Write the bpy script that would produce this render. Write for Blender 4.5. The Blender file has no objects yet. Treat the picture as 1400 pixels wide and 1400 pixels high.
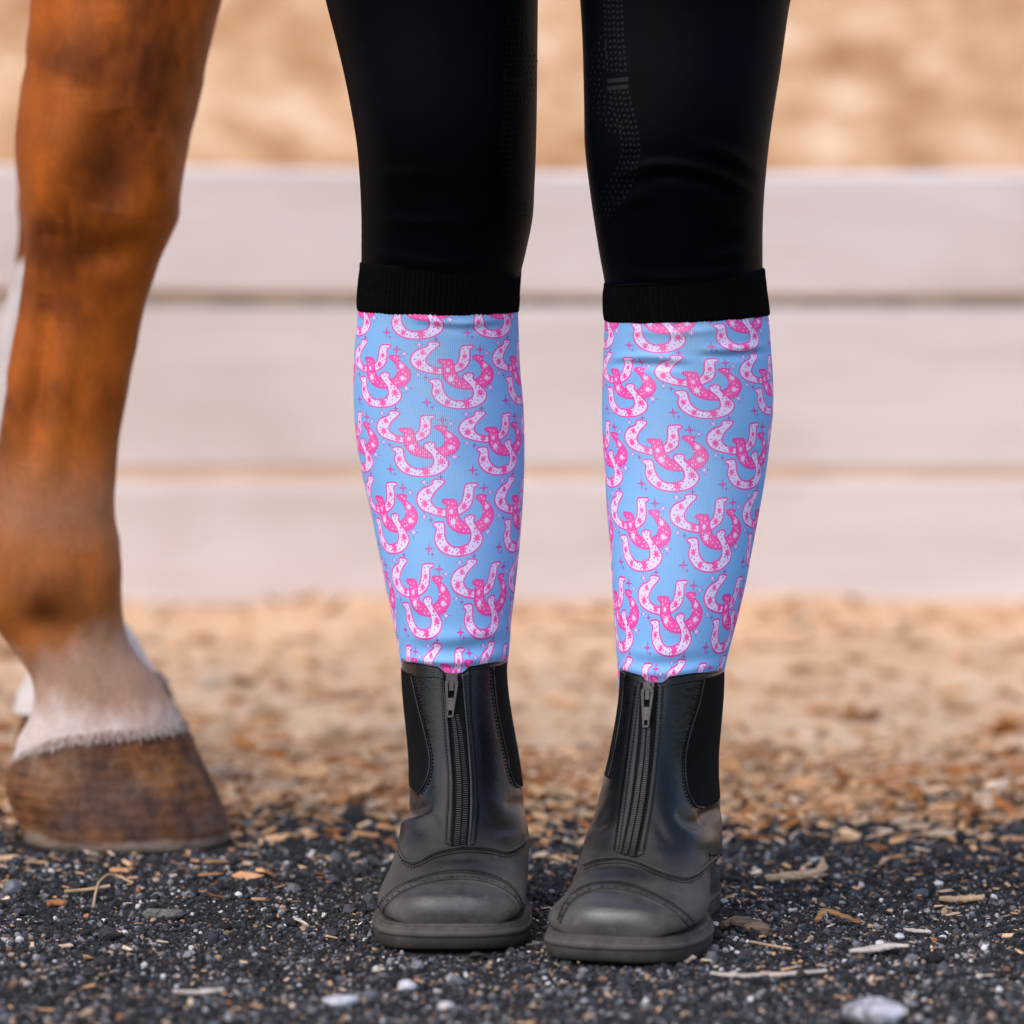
import bpy, bmesh, math, random
import numpy as np
from mathutils import Vector, Matrix
from mathutils.bvhtree import BVHTree

random.seed(7)
rng = np.random.default_rng(7)
R = math.radians
scene = bpy.context.scene
COL = scene.collection

# ------------------------------------------------------------------ camera
F = 7400.0                       # focal length in pixels of the 1400 px photograph
TH = math.atan(700 / F)          # pitch down
CAM = Vector((0.0, -3.657, 0.65))
cam_d = bpy.data.cameras.new('camera')
cam = bpy.data.objects.new('camera', cam_d)
COL.objects.link(cam)
cam.location = CAM
cam.rotation_euler = (math.pi / 2 - TH, 0, 0)
cam_d.sensor_width = 36
cam_d.lens = 36 * F / 1400
cam_d.clip_start = 0.1
cam_d.clip_end = 3000
cam_d.dof.use_dof = True
cam_d.dof.focus_distance = 3.82
cam_d.dof.aperture_fstop = cam_d.lens / 1000 / 0.045
cam_d.dof.aperture_blades = 0
scene.camera = cam

# ------------------------------------------------------------------ world and sun
SUN_EL, SUN_AZ = R(50), R(-46)    # azimuth measured from the camera's back towards its left
sun_from = Vector((math.sin(SUN_AZ) * math.cos(SUN_EL), -math.cos(SUN_AZ) * math.cos(SUN_EL), math.sin(SUN_EL)))
world = bpy.data.worlds.new('World')
scene.world = world
world.use_nodes = True
wn = world.node_tree.nodes
wl = world.node_tree.links
for n in list(wn):
    wn.remove(n)
sky = wn.new('ShaderNodeTexSky')
sky.sky_type = 'NISHITA'
sky.sun_disc = False
sky.sun_elevation = SUN_EL
sky.sun_rotation = math.atan2(sun_from.x, sun_from.y)
sky.air_density = 1.0
sky.dust_density = 1.0
sky.ozone_density = 1.6
bg = wn.new('ShaderNodeBackground')
bg.inputs['Strength'].default_value = 0.14
wo = wn.new('ShaderNodeOutputWorld')
wl.new(sky.outputs[0], bg.inputs['Color'])
wl.new(bg.outputs[0], wo.inputs['Surface'])

sun_d = bpy.data.lights.new('sun', 'SUN')
sun_d.energy = 1.45
sun_d.angle = R(95)
sun_d.color = (1.0, 0.82, 0.66)
sun = bpy.data.objects.new('sun', sun_d)
COL.objects.link(sun)
sun.location = sun_from * 20
sun.rotation_euler = (-sun_from).to_track_quat('-Z', 'Y').to_euler()

scene.view_settings.view_transform = 'Standard'
scene.view_settings.look = 'None'
scene.view_settings.gamma = 1
scene.view_settings.use_curve_mapping = False
scene.view_settings.exposure = 0.95
scene.cycles.use_denoising = True

# ------------------------------------------------------------------ helpers: geometry
FWD = Vector((0, math.cos(TH), -math.sin(TH)))
DWN = Vector((0, -math.sin(TH), -math.cos(TH)))


def ray(px, py):
    return (FWD + Vector((1, 0, 0)) * ((px - 700) / F) + DWN * ((py - 700) / F)).normalized()


def at_depth(px, py, Y):
    d = ray(px, py)
    return CAM + d * ((Y - CAM.y) / d.y)


def on_ground(px, py, z=0.0):
    d = ray(px, py)
    return CAM + d * ((z - CAM.z) / d.z)


def project(P):
    """world points (n,3) -> photo pixels"""
    P = np.asarray(P, float) - np.array(CAM)
    f = np.array(FWD); d = np.array(DWN)
    zc = P @ f
    return 700 + F * P[:, 0] / zc, 700 + F * (P @ d) / zc


def cr(keys, xs):
    """smooth (Catmull-Rom in value) interpolation of key rows [[x, v...], ...] at xs"""
    k = np.asarray(keys, float)
    x, v = k[:, 0], k[:, 1:]
    m = np.gradient(v, x, axis=0)
    xs = np.clip(np.asarray(xs, float), x[0], x[-1])
    i = np.clip(np.searchsorted(x, xs, side='right') - 1, 0, len(x) - 2)
    h = (x[i + 1] - x[i])[:, None]
    t = ((xs - x[i])[:, None]) / h
    return ((2 * t**3 - 3 * t**2 + 1) * v[i] + (t**3 - 2 * t**2 + t) * h * m[i]
            + (-2 * t**3 + 3 * t**2) * v[i + 1] + (t**3 - t**2) * h * m[i + 1])


def smooth_line(pts, n):
    """resample a polyline of px points smoothly to n points, even by length"""
    p = np.asarray(pts, float)
    s = np.r_[0, np.cumsum(np.linalg.norm(np.diff(p, axis=0), axis=1))]
    q = cr(np.c_[s, p], np.linspace(0, s[-1], 400))
    s2 = np.r_[0, np.cumsum(np.linalg.norm(np.diff(q, axis=0), axis=1))]
    g = np.linspace(0, s2[-1], n)
    return np.c_[[np.interp(g, s2, q[:, k]) for k in range(q.shape[1])]].T


def mesh_obj(name, V, Fc, mat, parent=None, smooth=True, uv=None):
    me = bpy.data.meshes.new(name)
    me.from_pydata([tuple(v) for v in V], [], [tuple(f) for f in Fc])
    me.polygons.foreach_set('use_smooth', [smooth] * len(me.polygons))
    if uv is not None:
        ul = me.uv_layers.new(name='UVMap')
        ul.data.foreach_set('uv', np.asarray(uv, np.float32).ravel())
    me.materials.append(mat)
    me.update()
    o = bpy.data.objects.new(name, me)
    COL.objects.link(o)
    if parent is not None:
        o.parent = parent
    return o


def ring_faces(nr, nc, caps=False, off=0):
    f = []
    for i in range(nr - 1):
        for j in range(nc):
            k = (j + 1) % nc
            f.append((off + i * nc + j, off + i * nc + k, off + (i + 1) * nc + k, off + (i + 1) * nc + j))
    if caps:
        f.append(tuple(off + j for j in reversed(range(nc))))
        f.append(tuple(off + (nr - 1) * nc + j for j in range(nc)))
    return f


def grid_faces(nr, nc, off=0):
    return [(off + i * nc + j, off + i * nc + j + 1, off + (i + 1) * nc + j + 1, off + (i + 1) * nc + j)
            for i in range(nr - 1) for j in range(nc - 1)]


class MB:
    """collects simple shapes into one mesh"""
    def __init__(self):
        self.V = []; self.F = []

    def add(self, V, Fc):
        o = len(self.V)
        self.V += [tuple(v) for v in V]
        self.F += [tuple(i + o for i in f) for f in Fc]

    def box(self, c, ax, hx, ay, hy, az, hz):
        c = Vector(c)
        V = [c + ax * (sx * hx) + ay * (sy * hy) + az * (sz * hz) for sz in (-1, 1) for sy in (-1, 1) for sx in (-1, 1)]
        self.add(V, [(0, 2, 3, 1), (4, 5, 7, 6), (0, 1, 5, 4), (2, 6, 7, 3), (0, 4, 6, 2), (1, 3, 7, 5)])

    def tube(self, pts, rad, n=8, flat=None):
        pts = [Vector(p) for p in pts]
        rr = rad if hasattr(rad, '__len__') else [rad] * len(pts)
        V = []
        up = Vector((0, 0, 1))
        for i, p in enumerate(pts):
            t = (pts[min(i + 1, len(pts) - 1)] - pts[max(i - 1, 0)]).normalized()
            a = t.cross(up)
            if a.length < 1e-3:
                a = t.cross(Vector((1, 0, 0)))
            a.normalize(); b = a.cross(t).normalized()
            fl = 1 if flat is None else flat
            for k in range(n):
                w = 2 * math.pi * k / n
                V.append(p + a * (math.cos(w) * rr[i]) + b * (math.sin(w) * rr[i] * fl))
        self.add(V, ring_faces(len(pts), n, True))

    def build(self, name, mat, parent=None, smooth=False):
        return mesh_obj(name, self.V, self.F, mat, parent, smooth)


def vnoise(x, y, seed=0):
    """cheap smooth value noise, arrays in, about 0..1 out"""
    xi = np.floor(x).astype(int); yi = np.floor(y).astype(int)
    fx = x - xi; fy = y - yi
    fx = fx * fx * (3 - 2 * fx); fy = fy * fy * (3 - 2 * fy)

    def h(a, b):
        n = (a * 374761393 + b * 668265263 + seed * 974634721) & 0x7fffffff
        n = ((n ^ (n >> 13)) * 1274126177) & 0x7fffffff
        return ((n ^ (n >> 16)) & 0xffff) / 65535.0
    return (h(xi, yi) * (1 - fx) + h(xi + 1, yi) * fx) * (1 - fy) + (h(xi, yi + 1) * (1 - fx) + h(xi + 1, yi + 1) * fx) * fy


def tag(o, label=None, cat=None, group=None, kind=None):
    if label: o['label'] = label
    if cat: o['category'] = cat
    if group: o['group'] = group
    if kind: o['kind'] = kind
    return o


def empty(name, loc=(0, 0, 0)):
    o = bpy.data.objects.new(name, None)
    o.empty_display_size = 0.1
    COL.objects.link(o)
    o.location = loc
    return o


# ------------------------------------------------------------------ helpers: materials
class NT:
    def __init__(self, name):
        self.m = bpy.data.materials.new(name)
        self.m.use_nodes = True
        self.n = self.m.node_tree.nodes
        self.l = self.m.node_tree.links
        self.b = self.n['Principled BSDF']

    def node(self, t, **kw):
        n = self.n.new(t)
        for k, v in kw.items():
            if k.startswith('in_'):
                n.inputs[k[3:].replace('_', ' ')].default_value = v
            else:
                setattr(n, k, v)
        return n

    def link(self, a, b):
        self.l.new(a, b)

    def coords(self, kind='Object'):
        return self.node('ShaderNodeTexCoord').outputs[kind]

    def noise(self, scale, detail=4, rough=0.55, vec=None, stretch=None):
        n = self.node('ShaderNodeTexNoise')
        n.inputs['Scale'].default_value = scale
        n.inputs['Detail'].default_value = detail
        n.inputs['Roughness'].default_value = rough
        v = vec if vec is not None else self.coords()
        if stretch is not None:
            mp = self.node('ShaderNodeMapping')
            mp.inputs['Scale'].default_value = stretch
            self.link(v, mp.inputs['Vector']); v = mp.outputs[0]
        self.link(v, n.inputs['Vector'])
        return n.outputs['Fac']

    def ramp(self, fac, stops):
        r = self.node('ShaderNodeValToRGB')
        e = r.color_ramp.elements
        while len(e) > 1:
            e.remove(e[-1])
        for i, (p, c) in enumerate(stops):
            if i == 0:
                e[0].position = p
            else:
                e.new(p)
            if not hasattr(c, '__len__'):
                c = (c, c, c)
            e[i].color = (*c[:3], 1)
        self.link(fac, r.inputs['Fac'])
        return r.outputs['Color']

    def mix(self, fac, a, b, mode='MIX'):
        m = self.node('ShaderNodeMix', data_type='RGBA', blend_type=mode)
        for sock, v in ((m.inputs['Factor'], fac), (m.inputs['A'], a), (m.inputs['B'], b)):
            if isinstance(v, (int, float)):
                sock.default_value = v if sock.name == 'Factor' else (v, v, v, 1)
            elif isinstance(v, tuple):
                sock.default_value = (*v[:3], 1)
            else:
                self.link(v, sock)
        # RGBA sockets are the last A/B of the node
        return m.outputs['Result']

    def math(self, op, a, b=0.0):
        m = self.node('ShaderNodeMath', operation=op)
        for s, v in ((m.inputs[0], a), (m.inputs[1], b)):
            if isinstance(v, (int, float)): s.default_value = v
            else: self.link(v, s)
        return m.outputs[0]

    def bump(self, h, strength=0.3, dist=0.001):
        b = self.node('ShaderNodeBump')
        b.inputs['Strength'].default_value = strength
        b.inputs['Distance'].default_value = dist
        self.link(h, b.inputs['Height'])
        self.link(b.outputs[0], self.b.inputs['Normal'])
        return b

    def set(self, col=None, rough=None, spec=None, **kw):
        for key, v in (('Base Color', col), ('Roughness', rough), ('Specular IOR Level', spec)):
            if v is None: continue
            s = self.b.inputs[key]
            if isinstance(v, tuple): s.default_value = (*v[:3], 1)
            elif isinstance(v, (int, float)): s.default_value = v
            else: self.link(v, s)
        for k, v in kw.items():
            self.b.inputs[k.replace('_', ' ')].default_value = v
        return self.m


def mix_fix():
    """ShaderNodeMix keeps float, vector and colour sockets under the same names; use indices for colour"""
    def mix(self, fac, a, b, mode='MIX'):
        m = self.node('ShaderNodeMix', data_type='RGBA', blend_type=mode)
        for sock, v in ((m.inputs[0], fac), (m.inputs[6], a), (m.inputs[7], b)):
            if isinstance(v, (int, float)):
                sock.default_value = v if sock is m.inputs[0] or sock.type == 'VALUE' else (v, v, v, 1)
            elif isinstance(v, tuple):
                sock.default_value = (*v[:3], 1)
            else:
                self.link(v, sock)
        return m.outputs[2]
    NT.mix = mix


mix_fix()


def simple(name, col, rough, var=0.25, nscale=40, bump=0.0, bscale=200, spec=0.5, **kw):
    t = NT(name)
    f = t.noise(nscale)
    dark = tuple(c * (1 - var) for c in col); light = tuple(min(1, c * (1 + var)) for c in col)
    c = t.ramp(f, [(0.3, dark), (0.7, light)])
    if bump:
        t.bump(t.noise(bscale, 3), bump, 0.002)
    return t.set(c, rough, spec, **kw)


def tint_mat(name, rough, nscale, spec=0.3, bump=0.4, streak=None):
    t = NT(name)
    a = t.node('ShaderNodeAttribute', attribute_name='tint')
    f = t.noise(nscale, 4, stretch=streak)
    c = t.mix(1.0, a.outputs['Color'], t.ramp(f, [(0.25, 0.55), (0.75, 1.35)]), 'MULTIPLY')
    t.bump(t.noise(nscale * 2, 3), bump, 0.001)
    return t.set(c, rough, spec)


# ------------------------------------------------------------------ the ground
EDGE = 0.70          # where the black gravel gives way to tan sand


def ground_z(x, y):
    x = np.asarray(x, float); y = np.asarray(y, float)
    near = 1 / (1 + np.exp((y - 2.0) * 3))
    z = (vnoise(x * 9, y * 9, 3) - 0.5) * 0.010 + (vnoise(x * 34, y * 34, 5) - 0.5) * 0.005
    # flat where the boots and hooves stand
    for cx, cy, rr in ((-0.04, 0.1, 0.17), (0.09, 0.06, 0.17), (-0.31, 0.5, 0.16), (-0.33, 0.77, 0.16)):
        d = np.hypot(x - cx, y - cy)
        z = z * np.clip((d - rr * 0.7) / (rr * 0.5), 0.12, 1)
    z = z * near
    # tan ground is lumpy, and rises into a bank beyond the fence
    sandy = np.clip((y - 0.75) / 0.3, 0, 1) * np.clip((3 - y) / 0.6, 0, 1)
    z = z + sandy * ((vnoise(x * 6, y * 6, 8) - 0.5) * 0.018 + (vnoise(x * 17, y * 17, 9) - 0.5) * 0.008)
    b = np.clip((y - 3.6) / 4.6, 0, 1)
    z = z + (3 * b**2 - 2 * b**3) * (2.6 + 0.5 * vnoise(x * 0.15 + 40, y * 0.15, 2))
    z = z + b * (vnoise(x * 1.3, y * 1.3, 12) - 0.5) * 0.22
    return z


def ticks(parts):
    out = []
    for a, b, n in parts:
        out += list(np.linspace(a, b, n, endpoint=False))
    return np.array(out + [parts[-1][1]])


gx = ticks([(-900, -60, 8), (-60, -8, 12), (-8, -1.3, 26), (-1.3, 1.3, 170), (1.3, 8, 26), (8, 60, 12), (60, 900, 8)])
gy = ticks([(-900, -60, 8), (-60, -5, 10), (-5, -0.6, 20), (-0.6, 1.2, 120), (1.2, 2.4, 50), (2.4, 9, 60), (9, 60, 16), (60, 900, 8)])
GX, GY = np.meshgrid(gx, gy)
gv = np.c_[GX.ravel(), GY.ravel(), ground_z(GX.ravel(), GY.ravel())]

t = NT('ground_soil')
co = t.coords()
sep = t.node('ShaderNodeSeparateXYZ'); t.link(co, sep.inputs[0])
edge_n = t.noise(5, 6, 0.65, co)
edge_v = t.math('ADD', sep.outputs['Y'], t.math('MULTIPLY', t.math('SUBTRACT', edge_n, 0.5), 0.85))
edge_f = t.ramp(t.math('MULTIPLY', edge_v, 0.5), [(0.335, 0.0), (0.40, 1.0)])
blk = t.ramp(t.noise(260, 5, 0.7, co), [(0.3, (0.008, 0.0075, 0.007)), (0.52, (0.022, 0.021, 0.022)), (0.66, (0.075, 0.07, 0.068)), (0.78, (0.16, 0.14, 0.12))])
s1 = t.ramp(t.noise(26, 6, 0.7, co), [(0.26, (0.46, 0.24, 0.10)), (0.40, (0.76, 0.49, 0.275)), (0.6, (0.83, 0.57, 0.36)), (0.78, (0.86, 0.66, 0.47))])
s2 = t.ramp(t.noise(4.5, 5, 0.65, co), [(0.25, (0.80, 0.72, 0.64)), (0.5, (1, 1, 1)), (0.8, (1.0, 1.0, 1.0))])
sand = t.mix(0.85, s1, s2, 'MULTIPLY')
bankc = t.ramp(t.noise(9.0, 7, 0.75, co, (1.0, 1.0, 1.5)), [(0.36, (0.27, 0.12, 0.045)), (0.46, (0.46, 0.26, 0.13)), (0.54, (0.56, 0.345, 0.195)), (0.64, (0.76, 0.58, 0.41))])
bank_f = t.ramp(t.math('MULTIPLY', sep.outputs['Y'], 0.1), [(0.25, 0.0), (0.45, 1.0)])
sand = t.mix(bank_f, sand, bankc)
t.bump(t.noise(180, 5, 0.7, co), 0.4, 0.004)
M_ground = t.set(t.mix(edge_f, blk, sand), 0.95, 0.15)
ground = mesh_obj('ground', gv, grid_faces(len(gy), len(gx)), M_ground)
tag(ground, 'black gravel in front giving way to tan sandy ground', kind='structure')

# ------------------------------------------------------------------ scattered stuff
ICO = bmesh.new(); bmesh.ops.create_icosphere(ICO, subdivisions=1, radius=1)
ICO_V = np.array([v.co[:] for v in ICO.verts]); ICO_F = np.array([[v.index for v in f.verts] for f in ICO.faces]); ICO.free()
OCT_V = np.array([(1, 0, 0), (-1, 0, 0), (0, 1, 0), (0, -1, 0), (0, 0, 1), (0, 0, -1)], float)
OCT_F = np.array([(0, 2, 4), (2, 1, 4), (1, 3, 4), (3, 0, 4), (2, 0, 5), (1, 2, 5), (3, 1, 5), (0, 3, 5)])
BOX_V = np.array([(sx, sy, sz) for sz in (-1, 1) for sy in (-1, 1) for sx in (-1, 1)], float)
BOX_F = np.array([(0, 2, 3), (0, 3, 1), (4, 5, 7), (4, 7, 6), (0, 1, 5), (0, 5, 4), (2, 6, 7), (2, 7, 3), (0, 4, 6), (0, 6, 2), (1, 3, 7), (1, 7, 5)])


def rand_rot(n, tilt):
    """n rotation matrices: any heading, tilt up to the given spread"""
    a = rng.uniform(0, 2 * np.pi, n); p = rng.normal(0, tilt, n); r = rng.normal(0, tilt, n)
    ca, sa, cp, sp, c_, s_ = np.cos(a), np.sin(a), np.cos(p), np.sin(p), np.cos(r), np.sin(r)
    M = np.zeros((n, 3, 3))
    M[:, 0, 0] = ca * cp; M[:, 0, 1] = ca * sp * s_ - sa * c_; M[:, 0, 2] = ca * sp * c_ + sa * s_
    M[:, 1, 0] = sa * cp; M[:, 1, 1] = sa * sp * s_ + ca * c_; M[:, 1, 2] = sa * sp * c_ - ca * s_
    M[:, 2, 0] = -sp; M[:, 2, 1] = cp * s_; M[:, 2, 2] = cp * c_
    return M


def scatter(name, TV, TF, pos, size, col, mat, tilt, jitter, label, smooth=False):
    n = len(pos)
    V = TV[None] * (1 + rng.normal(0, jitter, (n, len(TV), 3)))
    V = V * size[:, None, :]
    V = np.einsum('nij,nvj->nvi', rand_rot(n, tilt), V) + pos[:, None, :]
    nv, nf = len(TV), len(TF)
    Fc = (TF[None] + (np.arange(n) * nv)[:, None, None]).reshape(-1)
    me = bpy.data.meshes.new(name)
    me.vertices.add(n * nv); me.vertices.foreach_set('co', V.astype(np.float32).ravel())
    me.loops.add(n * nf * 3); me.loops.foreach_set('vertex_index', Fc.astype(np.int32))
    me.polygons.add(n * nf)
    me.polygons.foreach_set('loop_start', np.arange(0, n * nf * 3, 3, dtype=np.int32))
    me.polygons.foreach_set('use_smooth', np.full(n * nf, smooth))
    at = me.attributes.new('tint', 'FLOAT_COLOR', 'POINT')
    c4 = np.concatenate([np.repeat(col, nv, axis=0), np.ones((n * nv, 1))], axis=1)
    at.data.foreach_set('color', c4.astype(np.float32).ravel())
    me.update(calc_edges=True)
    me.materials.append(mat)
    o = bpy.data.objects.new(name, me); COL.objects.link(o)
    tag(o, label, kind='stuff')
    return o


M_stone = tint_mat('gravel_stone', 0.78, 300, 0.35)
M_chip = tint_mat('wood_chip_fibre', 0.85, 160, 0.2, 0.5)

BOOT_SPOTS = []     # filled below as (x, y, radius): keep gravel from poking through the soles


def keep_clear(x, y):
    ok = np.ones(len(x), bool)
    for cx, cy, rr in ((-0.042, 0.03, 0.0435), (-0.042, 0.08, 0.0465), (-0.04, 0.14, 0.039), (-0.04, 0.2, 0.036), (-0.04, 0.24, 0.032),
                       (0.078, -0.01, 0.0435), (0.086, 0.04, 0.0465), (0.10, 0.09, 0.039), (0.115, 0.14, 0.036), (0.125, 0.18, 0.032),
                       (-0.31, 0.49, 0.055), (-0.26, 0.49, 0.0465), (-0.345, 0.49, 0.0465)):
        ok &= np.hypot(x - cx, y - cy) > rr
    return ok


def spots(n, y0, y1, half0, half1, power=1.0):
    y = y0 + (y1 - y0) * rng.uniform(0, 1, n)**power
    x = rng.uniform(-1, 1, n) * (half0 + (half1 - half0) * (y - y0) / (y1 - y0))
    ok = keep_clear(x, y)
    return x[ok], y[ok]


def edge_mask(x, y, spread=0.1):
    e = EDGE + (vnoise(x * 5 + 9, y * 7, 21) - 0.5) * 0.45 + (vnoise(x * 19, y * 25, 22) - 0.5) * 0.22
    return rng.uniform(0, 1, len(x)) < 1 / (1 + np.exp((y - e) / (spread * 0.35)))


def stone_cols(n, light=0.0):
    pal = np.array([(0.010, 0.010, 0.011), (0.018, 0.017, 0.018), (0.030, 0.030, 0.034), (0.055, 0.057, 0.068), (0.11, 0.11, 0.12),
                    (0.24, 0.23, 0.23), (0.55, 0.53, 0.52), (0.15, 0.09, 0.055), (0.36, 0.24, 0.15), (0.34, 0.14, 0.05)])
    pr = np.array([0.22, 0.24, 0.21, 0.135, 0.075, 0.045, 0.014, 0.018, 0.022, 0.004])
    if light:
        pr = pr * np.array([0.6, 0.7, 0.9, 1.3, 1.6, 1.8, 2.0, 1.3, 1.5, 1.2])**light
    pr = pr / pr.sum()
    return pal[rng.choice(len(pal), n, p=pr)] * rng.uniform(0.75, 1.3, (n, 1))


def gravel(name, n, TV, TF, s0, s1, sink, light, label, wide=False):
    x, y = spots(n, -1.6, 1.3, 2.0, 2.2) if wide else spots(n, -0.42, 1.35, 0.55, 0.95)
    if wide:      # thins out away from the middle, leaving the middle to the denser scatter
        q = np.hypot(x / 0.7, (y - 0.25) / 0.75)
        k_ = (rng.uniform(0, 1, len(x)) < np.exp(-((q - 1) / 1.1)**2)) & (q > 0.8)
        x, y = x[k_], y[k_]
    m = edge_mask(x, y, 0.15); x, y = x[m], y[m]
    k = len(x)
    r = s0 * (s1 / s0)**rng.uniform(0, 1, k)**1.5
    size = r[:, None] * np.c_[rng.uniform(0.8, 1.25, k), rng.uniform(0.7, 1.1, k), rng.uniform(0.55, 0.95, k)]
    pos = np.c_[x, y, ground_z(x, y) + r * sink]
    scatter(name, TV, TF, pos, size, stone_cols(k, light), M_stone, 0.5, 0.16, label)


gravel('fine_gravel', 112000, OCT_V, OCT_F, 0.0008, 0.0019, 0.35, 1, 'fine black and grey grit between the stones')
gravel('gravel', 45000, ICO_V, ICO_F, 0.0013, 0.0033, 0.40, 0.6, 'loose black gravel around the boots')
gravel('coarse_gravel', 1150, ICO_V, ICO_F, 0.0036, 0.0070, 0.35, 0, 'larger dark stones among the gravel')

gravel('outer_gravel', 90000, OCT_V, OCT_F, 0.0016, 0.0050, 0.4, 1, 'black and grey gravel spreading away from the boots', True)

# wood shavings: slivers over the gravel, denser towards the tan ground
chip_pal = np.array([1.12, 1.0, 0.86]) * np.array([(0.56, 0.36, 0.21), (0.46, 0.27, 0.15), (0.62, 0.45, 0.30), (0.34, 0.15, 0.055), (0.24, 0.11, 0.045), (0.52, 0.42, 0.33), (0.68, 0.57, 0.46), (0.40, 0.19, 0.07)])


def chips(name, n, y0, y1, h0, h1, l0, l1, label, power=1.0, thick=0.12, pal_p=None, masked=None):
    x, y = spots(n, y0, y1, h0, h1, power)
    if masked is not None:
        m = masked(x, y); x, y = x[m], y[m]
    k = len(x)
    L = l0 * (l1 / l0)**rng.uniform(0, 1, k)**1.8
    size = np.c_[L, L * rng.uniform(0.12, 0.5, k), L * rng.uniform(0.03, thick, k) + 0.0002]
    pos = np.c_[x, y, ground_z(x, y) + 0.0022 + size[:, 2]]
    col = chip_pal[rng.choice(len(chip_pal), k, p=pal_p)] * rng.uniform(0.75, 1.2, (k, 1))
    scatter(name, BOX_V, BOX_F, pos, size, col, M_chip, 0.22, 0.22, label)


chips('wood_shavings', 1700, -0.42, 0.42, 0.55, 0.7, 0.0008, 0.0048, 'tan slivers of wood scattered over the black gravel', pal_p=[.2, .16, .18, .05, .05, .17, .16, .03])
chips('wood_shavings', 3000, 0.2, 0.95, 0.65, 0.88, 0.0016, 0.0095, 'tan wood shavings where gravel meets sand', 0.5, pal_p=[.22, .18, .18, .07, .07, .13, .11, .04])
chips('wood_shavings', 3600, 0.48, 1.0, 0.75, 0.9, 0.0030, 0.011, 'tan chips strewn where the gravel thins out into sand', 0.8, 0.2,
      pal_p=[.24, .2, .2, .08, .07, .1, .08, .03])
chips('bark_mulch', 2500, 0.62, 1.12, 0.85, 1.05, 0.004, 0.017, 'brown and tan bark mulch where the sand begins', 1.2, 0.3,
      pal_p=[.23, .16, .20, .12, .08, .06, .08, .07], masked=lambda x, y: rng.uniform(0, 1, len(x)) > 0.55 * np.clip((y - 0.85) / 0.2, 0, 1))
chips('sand_shavings', 2600, 1.0, 2.15, 1.0, 1.35, 0.004, 0.018, 'pale tan shavings lying on the sand before the fence', 1.3, 0.2,
      pal_p=[.38, .08, .36, .02, .01, .02, .12, .01])

# ------------------------------------------------------------------ the fence
FY = 2.19
t = NT('whitewashed_board')
co = t.coords()
g = t.noise(3.0, 6, 0.65, co, (1.0, 6.0, 9.0))
st = t.noise(2.2, 3, 0.5, co)
c = t.ramp(g, [(0.25, (0.63, 0.56, 0.515)), (0.5, (0.715, 0.645, 0.625)), (0.8, (0.77, 0.72, 0.70))])
c = t.mix(t.ramp(st, [(0.32, 0.60), (0.47, 0.0)]), c, (0.54, 0.455, 0.40))
t.bump(t.noise(6, 6, 0.7, co, (1.0, 8.0, 30.0)), 0.3, 0.002)
M_board = t.set(c, 0.7, 0.3)
M_post = simple('weathered_post', (0.58, 0.46, 0.36), 0.85, 0.3, 20, 0.4, 80)
fence = empty('board_fence', (0, FY, 0))
tag(fence, 'low fence of three wide whitewashed horizontal boards behind the horse and legs', 'fence')


def fz(py):
    return at_depth(700, py, FY).z


def board(x0, x1, z0, z1, y0, thick):
    """a plank with eased edges and a slight wave along its length"""
    n = 24
    V = []
    prof = [(0, .004), (.004, 0), (1 - .004, 0), (1, .004), (1, 1), (0, 1)]
    H = z1 - z0
    for i in range(n + 1):
        x = x0 + (x1 - x0) * i / n
        wav = 0.0035 * math.sin(x * 1.7 + z0 * 30) + 0.0015 * math.sin(x * 5.1 + z0 * 50)
        for a, b in ((0, 0.006), (0.006, 0), (H - 0.006, 0), (H, 0.006), (H, thick), (0, thick)):
            V.append((x, y0 + b - FY, z0 + a + wav * (0.3 if z0 < 0.02 else 1)))
    Fc = ring_faces(n + 1, 6, True)
    return mesh_obj('board', V, [f[::-1] for f in Fc], M_board, fence, False)


for (a, b, yy) in ((402, 231, 0.0), (640, 418, 0.003), (830, 657, -0.002)):
    for (x0, x1) in ((-3.66, -1.222), (-1.218, 1.218), (1.222, 3.66)):
        board(x0, x1, max(fz(a), -0.01), fz(b), FY + yy, 0.016)
backing_z = fz(410)
mb = MB(); mb.box((0, 0.0385, backing_z), Vector((1, 0, 0)), 3.66, Vector((0, 1, 0)), 0.018, Vector((0, 0, 1)), 0.045)  # strip added behind the upper gap to make it look shaded
mb.build('gap_backing', M_post, fence)
for px in (-3.6, -1.22, 1.22, 3.6):
    mb = MB(); mb.box((px, 0.106, 0.16), Vector((1, 0, 0)), 0.05, Vector((0, 1, 0)), 0.048, Vector((0, 0, 1)), 0.30)
    mb.build('post', M_post, fence)

# ------------------------------------------------------------------ materials of the rider
t = NT('black_stretch_fabric')
co = t.coords()
t.bump(t.noise(900, 2, 0.5, co), 0.15, 0.0005)
M_breech = t.set(t.ramp(t.noise(14, 3, 0.5, co), [(0.3, (0.0008, 0.0010, 0.0018)), (0.7, (0.0014, 0.0018, 0.0038))]), 0.52, 0.034)
M_grip = simple('silicone_print', (0.0036, 0.0038, 0.0044), 0.5, 0.2, 60, spec=0.16)
M_grip_shaded = simple('silicone_print_shaded', (0.0022, 0.0024, 0.003), 0.6, 0.2, 60, spec=0.08)  # shade put into the colour: the left leg's print faces away
M_cuff = simple('black_rib_knit', (0.0022, 0.0022, 0.0025), 0.95, 0.3, 300, 0.4, 900, spec=0.05)

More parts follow.
